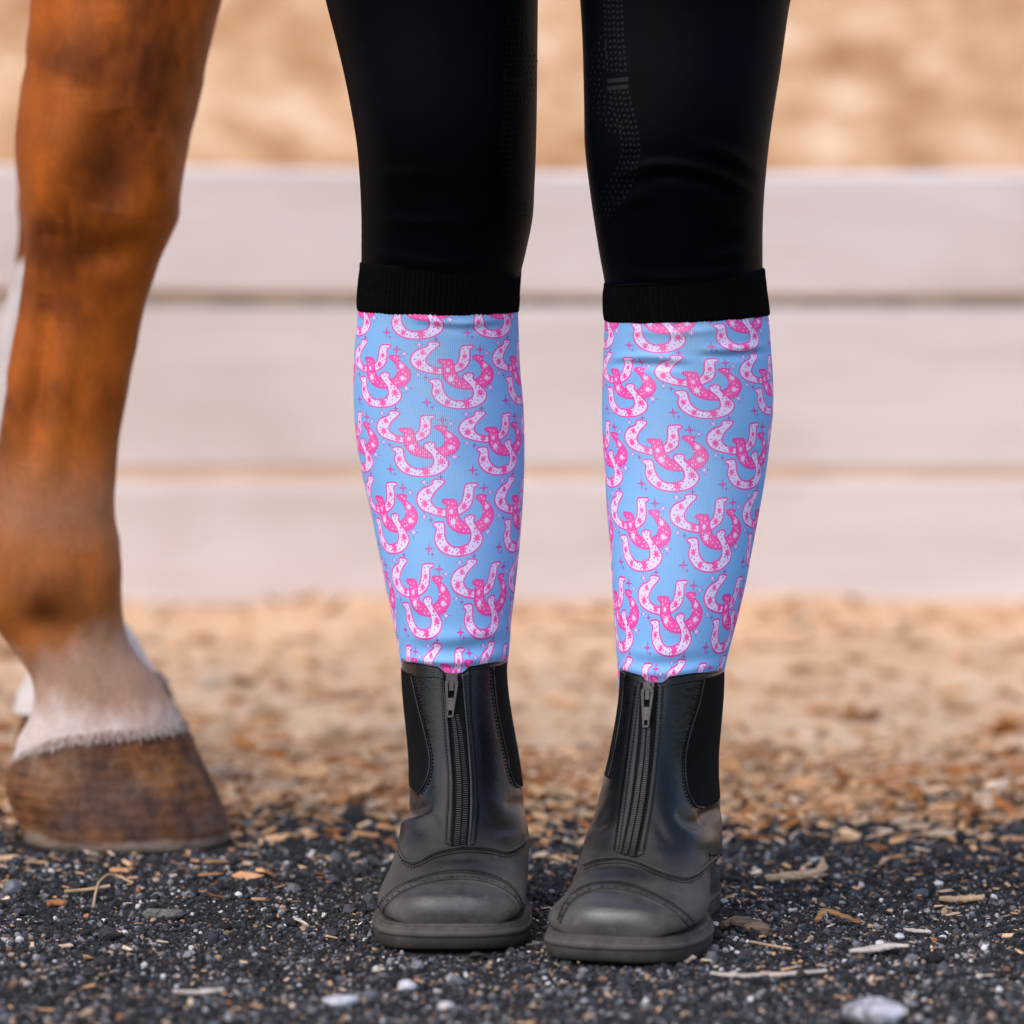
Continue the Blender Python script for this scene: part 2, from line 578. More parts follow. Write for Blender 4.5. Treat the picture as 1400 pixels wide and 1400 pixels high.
# leather with dust gathered low on the foot
t = NT('black_leather')
co = t.coords()
da = t.node('ShaderNodeAttribute', attribute_name='dust')
dn = t.ramp(t.noise(34, 8, 0.8, co), [(0.32, 0.28), (0.5, 0.85), (0.70, 1.3)])
speck = t.ramp(t.noise(620, 2, 0.5, co), [(0.64, 0.0), (0.72, 0.6)])
dust = t.math('MULTIPLY', da.outputs['Fac'], dn)
dust2 = t.math('MAXIMUM', dust, t.math('MULTIPLY', speck, t.math('ADD', t.math('MULTIPLY', da.outputs['Fac'], 0.6), 0.04)))
c = t.mix(dust2, (0.0026, 0.0029, 0.0048), (0.112, 0.099, 0.088))
r_ = t.ramp(dust2, [(0.0, 0.27), (0.15, 0.36), (0.7, 0.74)])
scf = t.ramp(t.noise(75, 5, 0.75, co, (1.0, 0.35, 1.6)), [(0.60, 0.0), (0.68, 0.35)])
c = t.mix(t.math('MULTIPLY', scf, t.math('ADD', da.outputs['Fac'], 0.03)), c, (0.20, 0.175, 0.15))
wr = t.noise(95, 4, 0.6, co, (0.55, 1.6, 1.6))
t.bump(t.math('ADD', t.math('ADD', t.noise(560, 3, 0.6, co), t.math('MULTIPLY', t.noise(60, 3, 0.5, co), 1.2)), t.math('MULTIPLY', wr, 1.8)), 0.20, 0.0010)
pa = t.node('ShaderNodeAttribute', attribute_name='toe_highlight')
hlight = t.math('MULTIPLY', pa.outputs['Fac'], t.ramp(t.noise(55, 4, 0.6, co), [(0.3, 0.5), (0.6, 1.0)]))
M_leather = t.set(c, r_, t.math('ADD', t.ramp(dust2, [(0.0, 0.29), (0.3, 0.22), (0.7, 0.12)]), t.math('MULTIPLY', hlight, 0.95)))
t = NT('dusty_rubber_sole')
co = t.coords()
c = t.ramp(t.noise(35, 6, 0.7, co), [(0.3, (0.016, 0.0135, 0.012)), (0.55, (0.034, 0.029, 0.0245)), (0.78, (0.075, 0.062, 0.050))])
t.bump(t.noise(300, 4, 0.6, co), 0.25, 0.001)
M_sole = t.set(c, 0.8, 0.3)
t = NT('dusty_welt')
co = t.coords()
c = t.ramp(t.noise(50, 6, 0.7, co), [(0.3, (0.040, 0.034, 0.030)), (0.6, (0.085, 0.073, 0.062)), (0.8, (0.15, 0.128, 0.107))])
t.bump(t.noise(250, 4, 0.6, co), 0.3, 0.001)
M_welt = t.set(c, 0.78, 0.3)
t = NT('black_elastic')
co = t.coords()
wv = t.node('ShaderNodeTexWave', wave_type='BANDS', bands_direction='Z')
wv.inputs['Scale'].default_value = 420; t.link(co, wv.inputs['Vector'])
t.bump(wv.outputs['Fac'], 0.35, 0.0005)
M_elastic = t.set(t.ramp(t.noise(60, 3, 0.5, co), [(0.3, (0.0035, 0.0035, 0.004)), (0.7, (0.006, 0.006, 0.0065))]), 0.9, 0.1)
M_thread = simple('black_thread', (0.0028, 0.0028, 0.003), 0.9, 0.2, 100, spec=0.1)
M_wthread = simple('dusty_welt_thread', (0.09, 0.08, 0.07), 0.9, 0.3, 200, spec=0.1)
M_tape = simple('zip_tape', (0.004, 0.004, 0.0045), 0.9, 0.2, 200, spec=0.15)
M_tooth = simple('zip_coil', (0.011, 0.0105, 0.012), 0.35, 0.3, 200, spec=0.5)
M_pull = simple('bronze_zip_metal', (0.055, 0.046, 0.044), 0.42, 0.25, 200, Metallic=0.55)
M_mark = simple('worn_zip_lettering', (0.11, 0.10, 0.095), 0.6, 0.1, 200)
M_hole = simple('punched_hole', (0.003, 0.003, 0.003), 1.0, 0.1, 100, spec=0.0)

# ------------------------------------------------------------------ the horseshoe print (drawn in numpy as the sock's dye pattern)
TW, THT = 512, 900     # one repeat: two staggered rows of clusters


def srgb(r, g, b):
    return np.array([r, g, b], float) / 255


def tile_uv(x, y):
    """measured cluster coordinates -> tile coordinates (u in repeats, v in rows), undoing the roundness of the calf"""
    px = 556 + np.asarray(x, float) / 8.235
    th = np.degrees(np.arcsin(np.clip((px - 599) / 117, -1, 1)))
    return (th + 18.2) / 60.0, ((np.asarray(y, float) - 430) * 1.07 + 375) / 800.0


def closed(pts, n=6):
    p = np.asarray(pts, float); m = len(p); out = []
    for i in range(m):
        a, b, c, d = p[i - 1], p[i], p[(i + 1) % m], p[(i + 2) % m]
        for k in range(n):
            u = k / n
            out.append(0.5 * ((2 * b) + (-a + c) * u + (2 * a - 5 * b + 4 * c - d) * u * u + (-a + 3 * b - 3 * c + d) * u**3))
    return np.array(out)


SHOE_A = [(250, 88), (290, 70), (380, 76), (400, 95), (378, 122), (300, 180), (255, 232), (242, 270), (262, 310), (330, 342), (440, 352), (530, 345), (595, 295), (620, 240),
          (630, 155), (650, 122), (690, 112), (772, 112), (790, 130), (770, 148), (745, 158), (746, 245), (730, 310), (680, 362), (590, 402), (500, 418), (400, 422), (250, 400), (120, 358), (66, 300), (60, 250), (90, 192), (150, 152), (228, 126), (256, 108)]
SHOE_B = [(375, 272), (402, 258), (470, 258), (532, 264), (555, 300), (566, 370), (592, 430), (642, 470), (720, 488), (800, 475), (850, 448), (874, 408), (870, 350), (840, 296), (792, 262), (776, 238), (802, 222), (888, 226), (902, 242), (880, 266), (940, 310), (990, 370), (1005, 430), (982, 500), (920, 550), (820, 576), (700, 582), (600, 570), (510, 535), (452, 480), (426, 420), (424, 340), (430, 312), (392, 296)]
SHOE_C = [(265, 492), (285, 475), (368, 468), (408, 486), (420, 540), (430, 600), (462, 650), (520, 692), (600, 704), (690, 694), (745, 660), (756, 610), (744, 562), (704, 514), (664, 474), (658, 434), (690, 412), (738, 405), (774, 420), (780, 446), (772, 464), (808, 508), (860, 560), (900, 610), (906, 660), (870, 720), (780, 770), (650, 790), (520, 785), (400, 750), (322, 690), (292, 630), (295, 580), (310, 542), (302, 522), (276, 510)]
# pink stars and dark dots on the white shoes, white stars and dots on the pink one
STARS_A = [(200, 185, 36), (160, 300, 48), (350, 372, 46), (685, 228, 34), (642, 325, 42)]
STARS_C = [(352, 605, 40), (455, 722, 42), (672, 735, 60), (838, 622, 46), (800, 535, 20)]
STARS_B = [(488, 372, 30), (518, 470, 44), (915, 335, 32), (925, 465, 34)]
DOTS_A = [(320, 95), (345, 100), (270, 150), (235, 200), (150, 215), (110, 260), (215, 270), (235, 325), (205, 350), (270, 375), (430, 385), (515, 390), (680, 180), (665, 150), (720, 140), (720, 270), (690, 285), (600, 350), (560, 370), (655, 265)]
DOTS_C = [(345, 495), (375, 530), (340, 545), (385, 580), (330, 650), (372, 668), (405, 636), (400, 700), (505, 740), (545, 752), (600, 728), (560, 715), (740, 690), (765, 740), (800, 700), (855, 670), (805, 655), (830, 565), (790, 570), (720, 450), (700, 430), (740, 430), (735, 490), (870, 640), (610, 765), (485, 700)]
DOTS_B = [(455, 330), (450, 290), (500, 300), (530, 340), (470, 430), (560, 430), (580, 490), (540, 520), (610, 520), (680, 520), (660, 555), (750, 520), (720, 555), (800, 510), (830, 560), (880, 510), (860, 480), (960, 420), (930, 400), (900, 300), (880, 380), (840, 240), (870, 260), (960, 470), (700, 505), (850, 520)]
# sparkles in the blue: (x, y, size, kind) kind 0 white-filled, 1 purple
SPARK = [(155, 100, 46, 0), (150, 422, 40, 0), (235, 452, 32, 1), (350, 45, 34, 1), (860, 160, 48, 1), (940, 202, 36, 0), (960, 572, 50, 0), (225, 722, 54, 1), (278, 772, 24, 1)]

C_BLUE, C_WHITE, C_PINK, C_RIM, C_PUR = srgb(124, 178, 231), srgb(238, 214, 246), srgb(255, 66, 165), srgb(232, 52, 160), srgb(164, 62, 168)


def draw_tile():
    img = np.tile(C_BLUE, (THT, TW, 1))
    rowh = THT / 2

    def poly(pts, row, ou, fill, rim=None, rimw=0.0, grow=0.0):
        u, v = tile_uv(pts[:, 0], pts[:, 1])
        X = (u + ou) * TW; Y = (v + row) * rowh
        x0, x1 = int(X.min() - 6), int(X.max() + 6); y0, y1 = int(Y.min() - 6), int(Y.max() + 6)
        gx_, gy_ = np.meshgrid(np.arange(x0, x1) + 0.5, np.arange(y0, y1) + 0.5)
        inside = np.zeros(gx_.shape, bool); d2 = np.full(gx_.shape, 1e9)
        for i in range(len(X)):
            ax, ay, bx, by = X[i - 1], Y[i - 1], X[i], Y[i]
            if ay != by:
                cond = ((ay > gy_) != (by > gy_)) & (gx_ < (bx - ax) * (gy_ - ay) / (by - ay) + ax)
                inside ^= cond
            l2 = (bx - ax)**2 + (by - ay)**2 + 1e-9
            tt = np.clip(((gx_ - ax) * (bx - ax) + (gy_ - ay) * (by - ay)) / l2, 0, 1)
            d2 = np.minimum(d2, (gx_ - ax - tt * (bx - ax))**2 + (gy_ - ay - tt * (by - ay))**2)
        sd = np.sqrt(d2) * np.where(inside, 1, -1)
        iy = np.mod(np.arange(y0, y1), THT); ix = np.mod(np.arange(x0, x1), TW)
        cur = img[np.ix_(iy, ix)]
        if rim is not None:
            a = np.clip(sd + 0.5 + grow, 0, 1)[..., None]
            cur = cur * (1 - a) + rim * a
        a = np.clip(sd - rimw + 0.5 + grow, 0, 1)[..., None]
        img[np.ix_(iy, ix)] = cur * (1 - a) + fill * a

    def star(cx, cy, r, n, inner, rot=0.0):
        a = np.arange(2 * n) * np.pi / n + rot
        rr = np.where(np.arange(2 * n) % 2 == 0, r, r * inner)
        return np.c_[cx + rr * np.cos(a), cy + rr * np.sin(a)]

    def dot(cx, cy, r):
        a = np.arange(8) * np.pi / 4
        return np.c_[cx + r * np.cos(a), cy + r * np.sin(a)]
    for row, ou in ((0, -0.5), (1, 0.0)):
        for cx, cy, r, kind in SPARK:
            poly(star(cx, cy, r * 1.30, 4, 0.26, np.pi / 2), row, ou, C_PUR if kind else srgb(176, 84, 186))
            if kind == 0:
                poly(star(cx, cy, r * 0.66, 4, 0.34, np.pi / 2), row, ou, C_WHITE)
            elif r > 40:
                poly(star(cx, cy, r * 0.8, 4, 0.3, np.pi / 2), row, ou, C_RIM)
        for shoe, stars, dots, fill, deco, dc in ((SHOE_A, STARS_A, DOTS_A, C_WHITE, C_PINK, C_PUR), (SHOE_B, STARS_B, DOTS_B, C_PINK, C_WHITE, C_WHITE), (SHOE_C, STARS_C, DOTS_C, C_WHITE, C_PINK, C_PUR)):
            poly(closed(shoe, 4), row, ou, fill, C_RIM, 9.5, 4.0)
            for i, (cx, cy, r) in enumerate(stars):
                poly(star(cx, cy, r * 1.22, 8, 0.42, 0.2 * i), row, ou, deco)
            for cx, cy in dots:
                poly(dot(cx, cy, 8.5 if dc is C_WHITE else 8.0), row, ou, dc)
    return img


tile = draw_tile()
img = bpy.data.images.new('horseshoe_print', TW, THT, alpha=False)
buf = np.ones((THT, TW, 4), np.float32)
buf[..., :3] = tile[::-1]
img.pixels.foreach_set(buf.ravel())
img.update()
img.pack()

t = NT('printed_sock_knit')
uvn = t.node('ShaderNodeUVMap', uv_map='UVMap')
ti = t.node('ShaderNodeTexImage', image=img, extension='REPEAT', interpolation='Cubic')
t.link(uvn.outputs[0], ti.inputs['Vector'])
sepu = t.node('ShaderNodeSeparateXYZ'); t.link(uvn.outputs[0], sepu.inputs[0])
rib = t.math('SINE', t.math('MULTIPLY', sepu.outputs['X'], 2 * math.pi * 46))
course = t.math('SINE', t.math('MULTIPLY', sepu.outputs['Y'], 2 * math.pi * 110))
knit = t.math('ADD', t.math('MULTIPLY', rib, 0.6), t.math('MULTIPLY', course, 0.4))
# white yarn shows between the ribs where the knit is stretched over the shin
at = t.node('ShaderNodeAttribute', attribute_name='stretch')
gap = t.math('MULTIPLY', t.ramp(t.math('ADD', t.math('MULTIPLY', knit, 0.4), 0.5), [(0.35, 0.0), (0.8, 1.0)]), at.outputs['Fac'])
patch = t.ramp(t.noise(28, 4, 0.6), [(0.35, 0.35), (0.65, 1.0)])
gap = t.math('MULTIPLY', gap, patch)
cc = t.mix(t.math('MULTIPLY', gap, 0.68), ti.outputs['Color'], (0.56, 0.67, 0.70))
t.bump(knit, 0.22, 0.0005)
M_sock = t.set(cc, 0.75, 0.25)
M_sock.node_tree.nodes['Principled BSDF'].inputs['Sheen Weight'].default_value = 0.05

# ------------------------------------------------------------------ the rider
person = empty('person', (0.035, 0.17, 0))
tag(person, 'person standing in black breeches, blue horseshoe print socks and dusty black zip boots', 'person')
PINV = Vector((-0.035, -0.17, 0))


def to_person(o):
    o.parent = person
    o.matrix_parent_inverse = Matrix.Translation(PINV)
    return o


NC = 96
TT = np.arange(NC) * 2 * math.pi / NC      # angle round the leg, 0 = front (towards the camera), + = photo right


FOLD = 2.3


def folds(P, lines, facing):
    """signed fold displacement for points P: lines = (px polyline, amplitude m, sigma px)"""
    d = np.zeros(len(P))
    px, py = project(P)
    for pts, amp, sg in lines:
        q = smooth_line(pts, 24)
        dd = np.hypot(px[:, None] - q[None, :, 0], py[:, None] - q[None, :, 1])
        i = dd.argmin(1); m = dd.min(1)
        end = np.sin(np.pi * np.clip((i + 0.5) / 24, 0, 1))**0.6
        d += FOLD * amp * np.exp(-0.5 * (m / sg)**2) * end * facing
    return d


def leg_loft(keys, pys, ykeys, deep, lines=(), squash=0.0, nc=NC, grow=0.0):
    """rings from silhouette keys [py, left px, right px]; returns (nr*nc,3) points, ring centres, half widths"""
    lr = cr(keys, pys)
    yc = cr(ykeys, pys)[:, 0]
    TTn = np.arange(nc) * 2 * math.pi / nc
    V = []; C = []; H = []
    for py, (l, r), y in zip(pys, lr, yc):
        a = at_depth(l, py, y); b = at_depth(r, py, y)
        cx = (a.x + b.x) / 2; hw = (b.x - a.x) / 2 + grow
        C.append((cx, y, a.z)); H.append(hw)
        dp = cr(deep, [py])[0] if not np.isscalar(deep) else (deep, deep)
        ct = np.cos(TTn); sn = np.sin(TTn)
        yy = np.where(ct > 0, -ct * hw * dp[0], -ct * hw * dp[1])
        V.append(np.c_[cx + hw * sn, y + yy, np.full(nc, a.z)])
    V = np.concatenate(V)
    C = np.array(C); H = np.array(H)
    if len(lines):
        fac = np.tile(np.clip(np.cos(TTn), 0, 1)**0.5, len(pys))
        d = folds(V, lines, fac)
        nrm = np.c_[np.tile(np.sin(TTn), len(pys)), -np.tile(np.cos(TTn), len(pys)), np.zeros(len(V))]
        V = V + nrm * d[:, None]
    return V, C, H


LEGS = {}
LEG_L = dict(
    breech=[(-30, 438, 736), (0, 445, 735.5), (50, 458, 735), (100, 470, 734.5), (150, 480, 734), (200, 488, 733), (250, 492, 731), (300, 494, 728), (340, 494, 720), (385, 494, 710), (430, 492, 706)],
    sock=[(395, 491, 707), (430, 488.5, 708.5), (500, 483.5, 711), (560, 484, 716), (600, 487, 717), (650, 495.5, 716.5), (700, 507, 714), (750, 517, 710), (800, 527, 705), (850, 537.5, 699), (880, 543.5, 697), (915, 549, 693.5), (960, 556, 692)],
    cuff=[(358, 493, 710.5), (368, 492.5, 711), (385, 491, 710), (408, 489.5, 709), (421, 489, 708.5), (426, 489.5, 708)],
    y=[(-1500, 0.19), (0, 0.185), (200, 0.178), (300, 0.19), (450, 0.212), (600, 0.222), (800, 0.212), (960, 0.205)],
    deep=[(-1500, 1.0, 1.1), (0, 1.02, 1.05), (230, 1.05, 0.95), (330, 0.98, 0.98), (600, 0.92, 1.12), (800, 0.98, 1.15), (960, 1.02, 1.2)],
    rowtops=[(284, -1), (376, 0), (468.5, 1), (564, 2), (656.5, 3), (766, 4), (881, 5), (996, 6)],
    phi=[(380, -18), (510, -18), (610, -17), (705, -22), (825, -31), (960, -34)],
    bfold=[([(520, 300), (580, 306), (650, 303)], 0.0006, 6), ([(505, 345), (600, 362), (700, 352)], 0.0009, 6), ([(505, 238), (560, 240), (600, 236)], 0.0005, 8)],
    sfold=[([(552, 900), (610, 906), (692, 892)], 0.0011, 5), ([(556, 909), (600, 912), (640, 914)], -0.0010, 4), ([(560, 433), (620, 443), (690, 436)], 0.0010, 4), ([(575, 442), (640, 450), (690, 444)], -0.0008, 4), ([(560, 868), (610, 874), (690, 860)], 0.0010, 8), ([(560, 884), (620, 889), (690, 876)], -0.0011, 8), ([(540, 815), (585, 830)], 0.0006, 9)],
    zrow0=460)
LEG_R = dict(
    breech=[(-30, 791, 1090), (0, 793, 1081), (50, 796, 1073), (100, 797.5, 1066), (150, 798.5, 1058), (200, 799.5, 1051), (250, 805, 1046), (300, 812, 1043), (350, 820, 1042.5), (390, 827, 1043), (440, 830, 1046)],
    sock=[(405, 827, 1046), (440, 826.5, 1051.5), (480, 825, 1054.5), (520, 823.5, 1057), (560, 823, 1057), (600, 824, 1053), (650, 827, 1046.5), (700, 830, 1038), (750, 834, 1028.5), (800, 837, 1019), (850, 840, 1007), (900, 843.5, 994), (930, 845, 988), (975, 848, 986)],
    cuff=[(376, 827, 1044), (386, 826.5, 1045.5), (400, 825.5, 1047), (418, 826, 1049.5), (430, 826.5, 1051), (435, 827, 1051)],
    y=[(-1500, 0.15), (0, 0.135), (200, 0.122), (300, 0.135), (450, 0.157), (600, 0.167), (800, 0.157), (975, 0.15)],
    deep=[(-1500, 1.0, 1.1), (0, 1.02, 1.05), (230, 1.05, 0.95), (330, 0.98, 0.98), (600, 0.92, 1.12), (800, 0.98, 1.15), (975, 1.02, 1.2)],
    rowtops=[(303, -1), (395, 0), (487, 1), (577, 2), (677, 3), (788.6, 4), (903, 5), (1018, 6)],
    phi=[(400, -27), (530, -24), (625, -17), (735, -11), (845, -9), (975, -8)],
    bfold=[([(850, 238), (900, 226), (960, 234), (1025, 262)], 0.0015, 6), ([(860, 250), (910, 240), (960, 248), (1010, 272)], -0.0013, 6), ([(950, 196), (1000, 214), (1040, 240)], 0.0010, 7),
           ([(830, 292), (870, 272), (900, 270)], 0.0008, 6), ([(835, 372), (930, 382), (1035, 362)], 0.0010, 6), ([(960, 356), (1000, 348), (1036, 340)], 0.0009, 6), ([(965, 300), (1010, 310), (1040, 300)], 0.0006, 8)],
    sfold=[([(846, 908), (880, 918), (985, 908)], 0.0011, 5), ([(838, 490), (880, 487), (940, 492)], 0.0010, 3.5), ([(836, 498), (880, 499), (935, 501)], -0.0012, 3.5), ([(960, 478), (1000, 477), (1045, 472)], 0.0009, 3.5), ([(960, 486), (1005, 487), (1045, 482)], -0.0011, 3.5), ([(860, 452), (930, 455), (1000, 448)], 0.0006, 4),
           ([(860, 890), (900, 893), (950, 886)], 0.0006, 7), ([(850, 905), (920, 912), (985, 900)], -0.0006, 8)],
    zrow0=460)

# breeches: both legs, joined to hips above the frame, one mesh
BV = []; BF = []; breech_bvh = {}
for side, L in (('left', LEG_L), ('right', LEG_R)):
    low = 408 if side == 'left' else 418
    pys = np.arange(low, -30, -3.0)
    V, C, H = leg_loft(L['breech'], pys, L['y'], L['deep'], L['bfold'])
    # upper thigh in metres, up into the hips
    top_c, top_h = C[-1], H[-1]
    sx = -1 if side == 'left' else 1
    ext = []
    for k in range(1, 11):
        u = k / 10
        z = top_c[2] + (0.86 - top_c[2]) * u
        cx = top_c[0] + (0.035 + sx * 0.095 - top_c[0]) * u
        cy = top_c[1] + (0.185 - top_c[1]) * u
        hw = top_h + (0.092 - top_h) * u
        ext.append(np.c_[cx + hw * np.sin(TT), cy - np.cos(TT) * hw * np.where(np.cos(TT) > 0, 1.02, 1.1), np.full(NC, z)])
    V = np.concatenate([V] + ext)
    nr = len(V) // NC
    Fc = ring_faces(nr, NC, True)
    breech_bvh[side] = BVHTree.FromPolygons([tuple(v) for v in V], Fc)
    off = len(BV)
    BV += [tuple(v) for v in V]; BF += [tuple(i + off for i in f) for f in Fc]
hip = []
for z, hx, hy, cy in ((0.78, 0.12, 0.07, 0.19), (0.80, 0.165, 0.10, 0.19), (0.85, 0.185, 0.118, 0.19), (0.92, 0.18, 0.118, 0.19), (1.0, 0.155, 0.10, 0.185), (1.06, 0.142, 0.092, 0.18)):
    hip.append(np.c_[0.035 + hx * np.sin(TT), cy - hy * np.cos(TT), np.full(NC, z)])
off = len(BV)
BV += [tuple(v) for v in np.concatenate(hip)]
BF += ring_faces(len(hip), NC, True, off)
breeches = to_person(mesh_obj('breeches', BV, BF, M_breech))


def snap_bvh(bvh, px, py, off=0.0, Yguess=0.1):
    d = ray(px, py)
    hit, n, i, dist = bvh.ray_cast(CAM, d)
    if hit is None:
        p = at_depth(px, py, Yguess)
        hit, n, i, dist = bvh.find_nearest(p)
    if n.dot(d) > 0:
        n = -n
    return hit + n * off, n


# silicone grip print on the inner knees
grip_band = [(0, 203, 303), (200, 208, 312), (440, 222, 330)]
grip_low = [(552, 238, 343), (650, 252, 366), (750, 285, 392), (830, 305, 405), (900, 316, 412), (960, 300, 402), (1050, 262, 384), (1130, 210, 352), (1200, 172, 310), (1290, 150, 225)]
grip_in = [(225, 180, 196), (280, 150, 200), (330, 122, 208), (400, 92, 190), (470, 88, 165), (540, 95, 175), (600, 118, 225), (660, 145, 240), (720, 185, 280), (790, 235, 300)]
for side in ('left', 'right'):
    mb = MB(); bars = MB()

    def gp(X, Y):
        x, y = 780 + X * 0.2287, Y * 0.2287
        if side == 'left':
            x = 706 - (x - 838) * (0.85 if y < 130 else 0.6)
        return x, y
    bvh = breech_bvh[side]
    for keys, cols in ((grip_band, 5), (grip_low, 5), (grip_in, 4)):
        k = np.array(keys, float)
        for r, Y in enumerate(np.arange(k[0, 0], k[-1, 0], 35)):
            a, b = np.interp(Y, k[:, 0], k[:, 1]), np.interp(Y, k[:, 0], k[:, 2])
            nn = max(1, min(cols, int((b - a) / 24) + 1))
            for c_ in range(nn):
                X = a + (b - a) * (c_ + (0.25 if (cols == 4 and r % 2) else 0)) / max(1, nn - 1)
                px, py = gp(X, Y + (c_ % 2) * 4)
                p, n = snap_bvh(bvh, px, py, 0.0001)
                u = n.orthogonal().normalized(); w = n.cross(u)
                rr = 0.00115
                ring = [p + (u * math.cos(q) + w * math.sin(q)) * rr for q in np.arange(6) * math.pi / 3]
                mb.add(ring + [p + n * 0.0005], [(i, (i + 1) % 6, 6) for i in range(6)])
    for Y0, Y1 in ((472, 497), (516, 542)):
        pts = []
        for Y in (Y0, Y1):
            for X in np.linspace(222, 348, 8):
                px, py = gp(X, Y - (X - 222) * 0.09)
                pts.append(snap_bvh(bvh, px, py, 0.0005)[0])
        bars.add(pts, grid_faces(2, 8))
    g_ = mb.build('silicone_grip', M_grip if side == 'right' else M_grip_shaded, None, True); to_person(g_)
    g_.parent = breeches; g_.matrix_parent_inverse = breeches.matrix_world.inverted() @ Matrix.Identity(4)
    g_.matrix_parent_inverse = Matrix.Translation((0, 0, 0))
    tag(g_, kind='stuff')
    b_ = bars.build('grip_bar', M_grip if side == 'right' else M_grip_shaded, breeches, False)


def make_sock(L, label_side):
    pys = np.arange(L['sock'][0][0], L['sock'][-1][0], 2.5)
    V, C, H = leg_loft(L['sock'], pys, L['y'], L['deep'], L['sfold'])
    nr = len(pys)
    Fc = ring_faces(nr, NC)
    fpy = project(V.reshape(nr, NC, 3)[:, 0])[1]          # where the front of each ring shows in the photograph
    row = np.interp(fpy, [k[0] for k in L['rowtops']], [k[1] for k in L['rowtops']])
    phi = cr([(a, b) for a, b in L['phi']], fpy)[:, 0]
    uv = []
    for i in range(nr - 1):
        for j in range(NC):
            for (ii, jj) in ((i, j), (i, j + 1), (i + 1, j + 1), (i + 1, j)):
                th = jj * 360.0 / NC
                if jj > NC / 2 or (jj == NC / 2 and j >= NC / 2):
                    th -= 360.0
                uv.append(((th - phi[ii]) / 60.0, -row[ii] / 2.0))
    o = mesh_obj('sock', V, Fc, M_sock, None, True, uv)
    at = o.data.attributes.new('stretch', 'FLOAT', 'POINT')
    st = np.exp(-((TT + math.pi) % (2 * math.pi) - math.pi + 0.1)**2 / 0.55)[None, :] * np.interp(pys, [430, 460, 700, 860, 900], [1, 1, 1, 0.35, 0.15])[:, None]
    at.data.foreach_set('value', st.astype(np.float32).ravel())
    to_person(o)
    # cuff: a ribbed band with real thickness over the breeches' hem
    ncu = 480
    T2 = np.arange(ncu) * 2 * math.pi / ncu
    ck = L['cuff']
    py2 = np.array([ck[0][0]] + list(np.linspace(ck[0][0] + 1, ck[-1][0] - 3, 20)) + [ck[-1][0] - 1, ck[-1][0]])
    Vc, Cc, Hc = leg_loft(ck, py2, L['y'], L['deep'], (), 0, ncu)
    Vc = Vc.reshape(len(py2), ncu, 3)
    prof = np.r_[-0.0016, 0.0002, np.full(19, 0.0006), 0.0002, -0.0006]
    rib_ = 0.0003 * np.sin(T2 * 96)
    nrm = np.c_[np.sin(T2), -np.cos(T2), np.zeros(ncu)]
    wob = (vnoise(T2 * 6, np.zeros(ncu) + 3.3, 4) - 0.5)
    for i in range(len(py2)):
        f = 1.0 if 0 < i < len(py2) - 1 else 0.2
        Vc[i] += nrm * (prof[i] + rib_ * f + 0.0007 * (vnoise(T2 * 3, np.full(ncu, i * 0.25), 6) - 0.5))[:, None]
        Vc[i, :, 2] += wob * 0.0008
        Vc[i, :, 2] += (0.0014 if L is LEG_L else 0.0022) * np.sin(T2) * (1 if L is LEG_R else -0.2)
        if i < 3 and L is LEG_R:
            Vc[i, :, 2] += 0.0035 * np.sin(T2)
    cu = mesh_obj('cuff', Vc.reshape(-1, 3), ring_faces(len(py2), ncu), M_cuff, o, True)
    return o


for L in (LEG_L, LEG_R):
    make_sock(L, None)

# ------------------------------------------------------------------ boots
# side profile, toe tip at y = 0, heel at y = 0.27: T = top/front line, B = bottom/back line
PROFILE = [  # Ty, Tz, By, Bz, half width, widest height fraction, roundness, sideways shift
    (0.0025, 0.0185, 0.004, 0.0175, 0.024, 0.40, 2.1, 0.0),
    (0.0008, 0.0235, 0.006, 0.0175, 0.029, 0.40, 2.1, 0.0),
    (0.0008, 0.0305, 0.010, 0.0175, 0.0355, 0.38, 2.15, 0.0),
    (0.0045, 0.0375, 0.018, 0.0175, 0.0425, 0.36, 2.2, 0.0),
    (0.0120, 0.0420, 0.030, 0.0175, 0.0478, 0.33, 2.2, 0.0),
    (0.0260, 0.0442, 0.048, 0.0175, 0.0508, 0.31, 2.2, 0.0),
    (0.0460, 0.0450, 0.072, 0.0180, 0.0515, 0.33, 2.35, 0.0),
    (0.0640, 0.0500, 0.105, 0.0190, 0.0510, 0.34, 2.2, 0.0),
    (0.0800, 0.0580, 0.135, 0.0200, 0.0490, 0.38, 2.15, 0.0),
    (0.0940, 0.0705, 0.170, 0.0220, 0.0470, 0.45, 2.1, 0.0),
    (0.106, 0.0880, 0.215, 0.0250, 0.0455, 0.50, 2.1, 0.010),
    (0.117, 0.1040, 0.260, 0.0280, 0.0430, 0.50, 2.1, 0.0105),
    (0.126, 0.1220, 0.268, 0.0600, 0.0405, 0.50, 2.1, 0.009),
    (0.132, 0.1420, 0.262, 0.0980, 0.0388, 0.50, 2.1, 0.006),
    (0.137, 0.1620, 0.256, 0.1400, 0.0378, 0.50, 2.05, 0.0035),
    (0.1405, 0.1800, 0.252, 0.1790, 0.0374, 0.50, 2.05, 0.002),
]
# outline of the sole: y, half width (left, right about the centre line)
OUT = [(-0.004, 0.0), (-0.0033, 0.016), (-0.001, 0.0265), (0.005, 0.0375), (0.015, 0.0458), (0.032, 0.0512), (0.055, 0.0540), (0.08, 0.0540), (0.105, 0.0515), (0.135, 0.046), (0.165, 0.038), (0.195, 0.034), (0.225, 0.033), (0.25, 0.0305), (0.266, 0.024), (0.274, 0.014), (0.276, 0.0)]


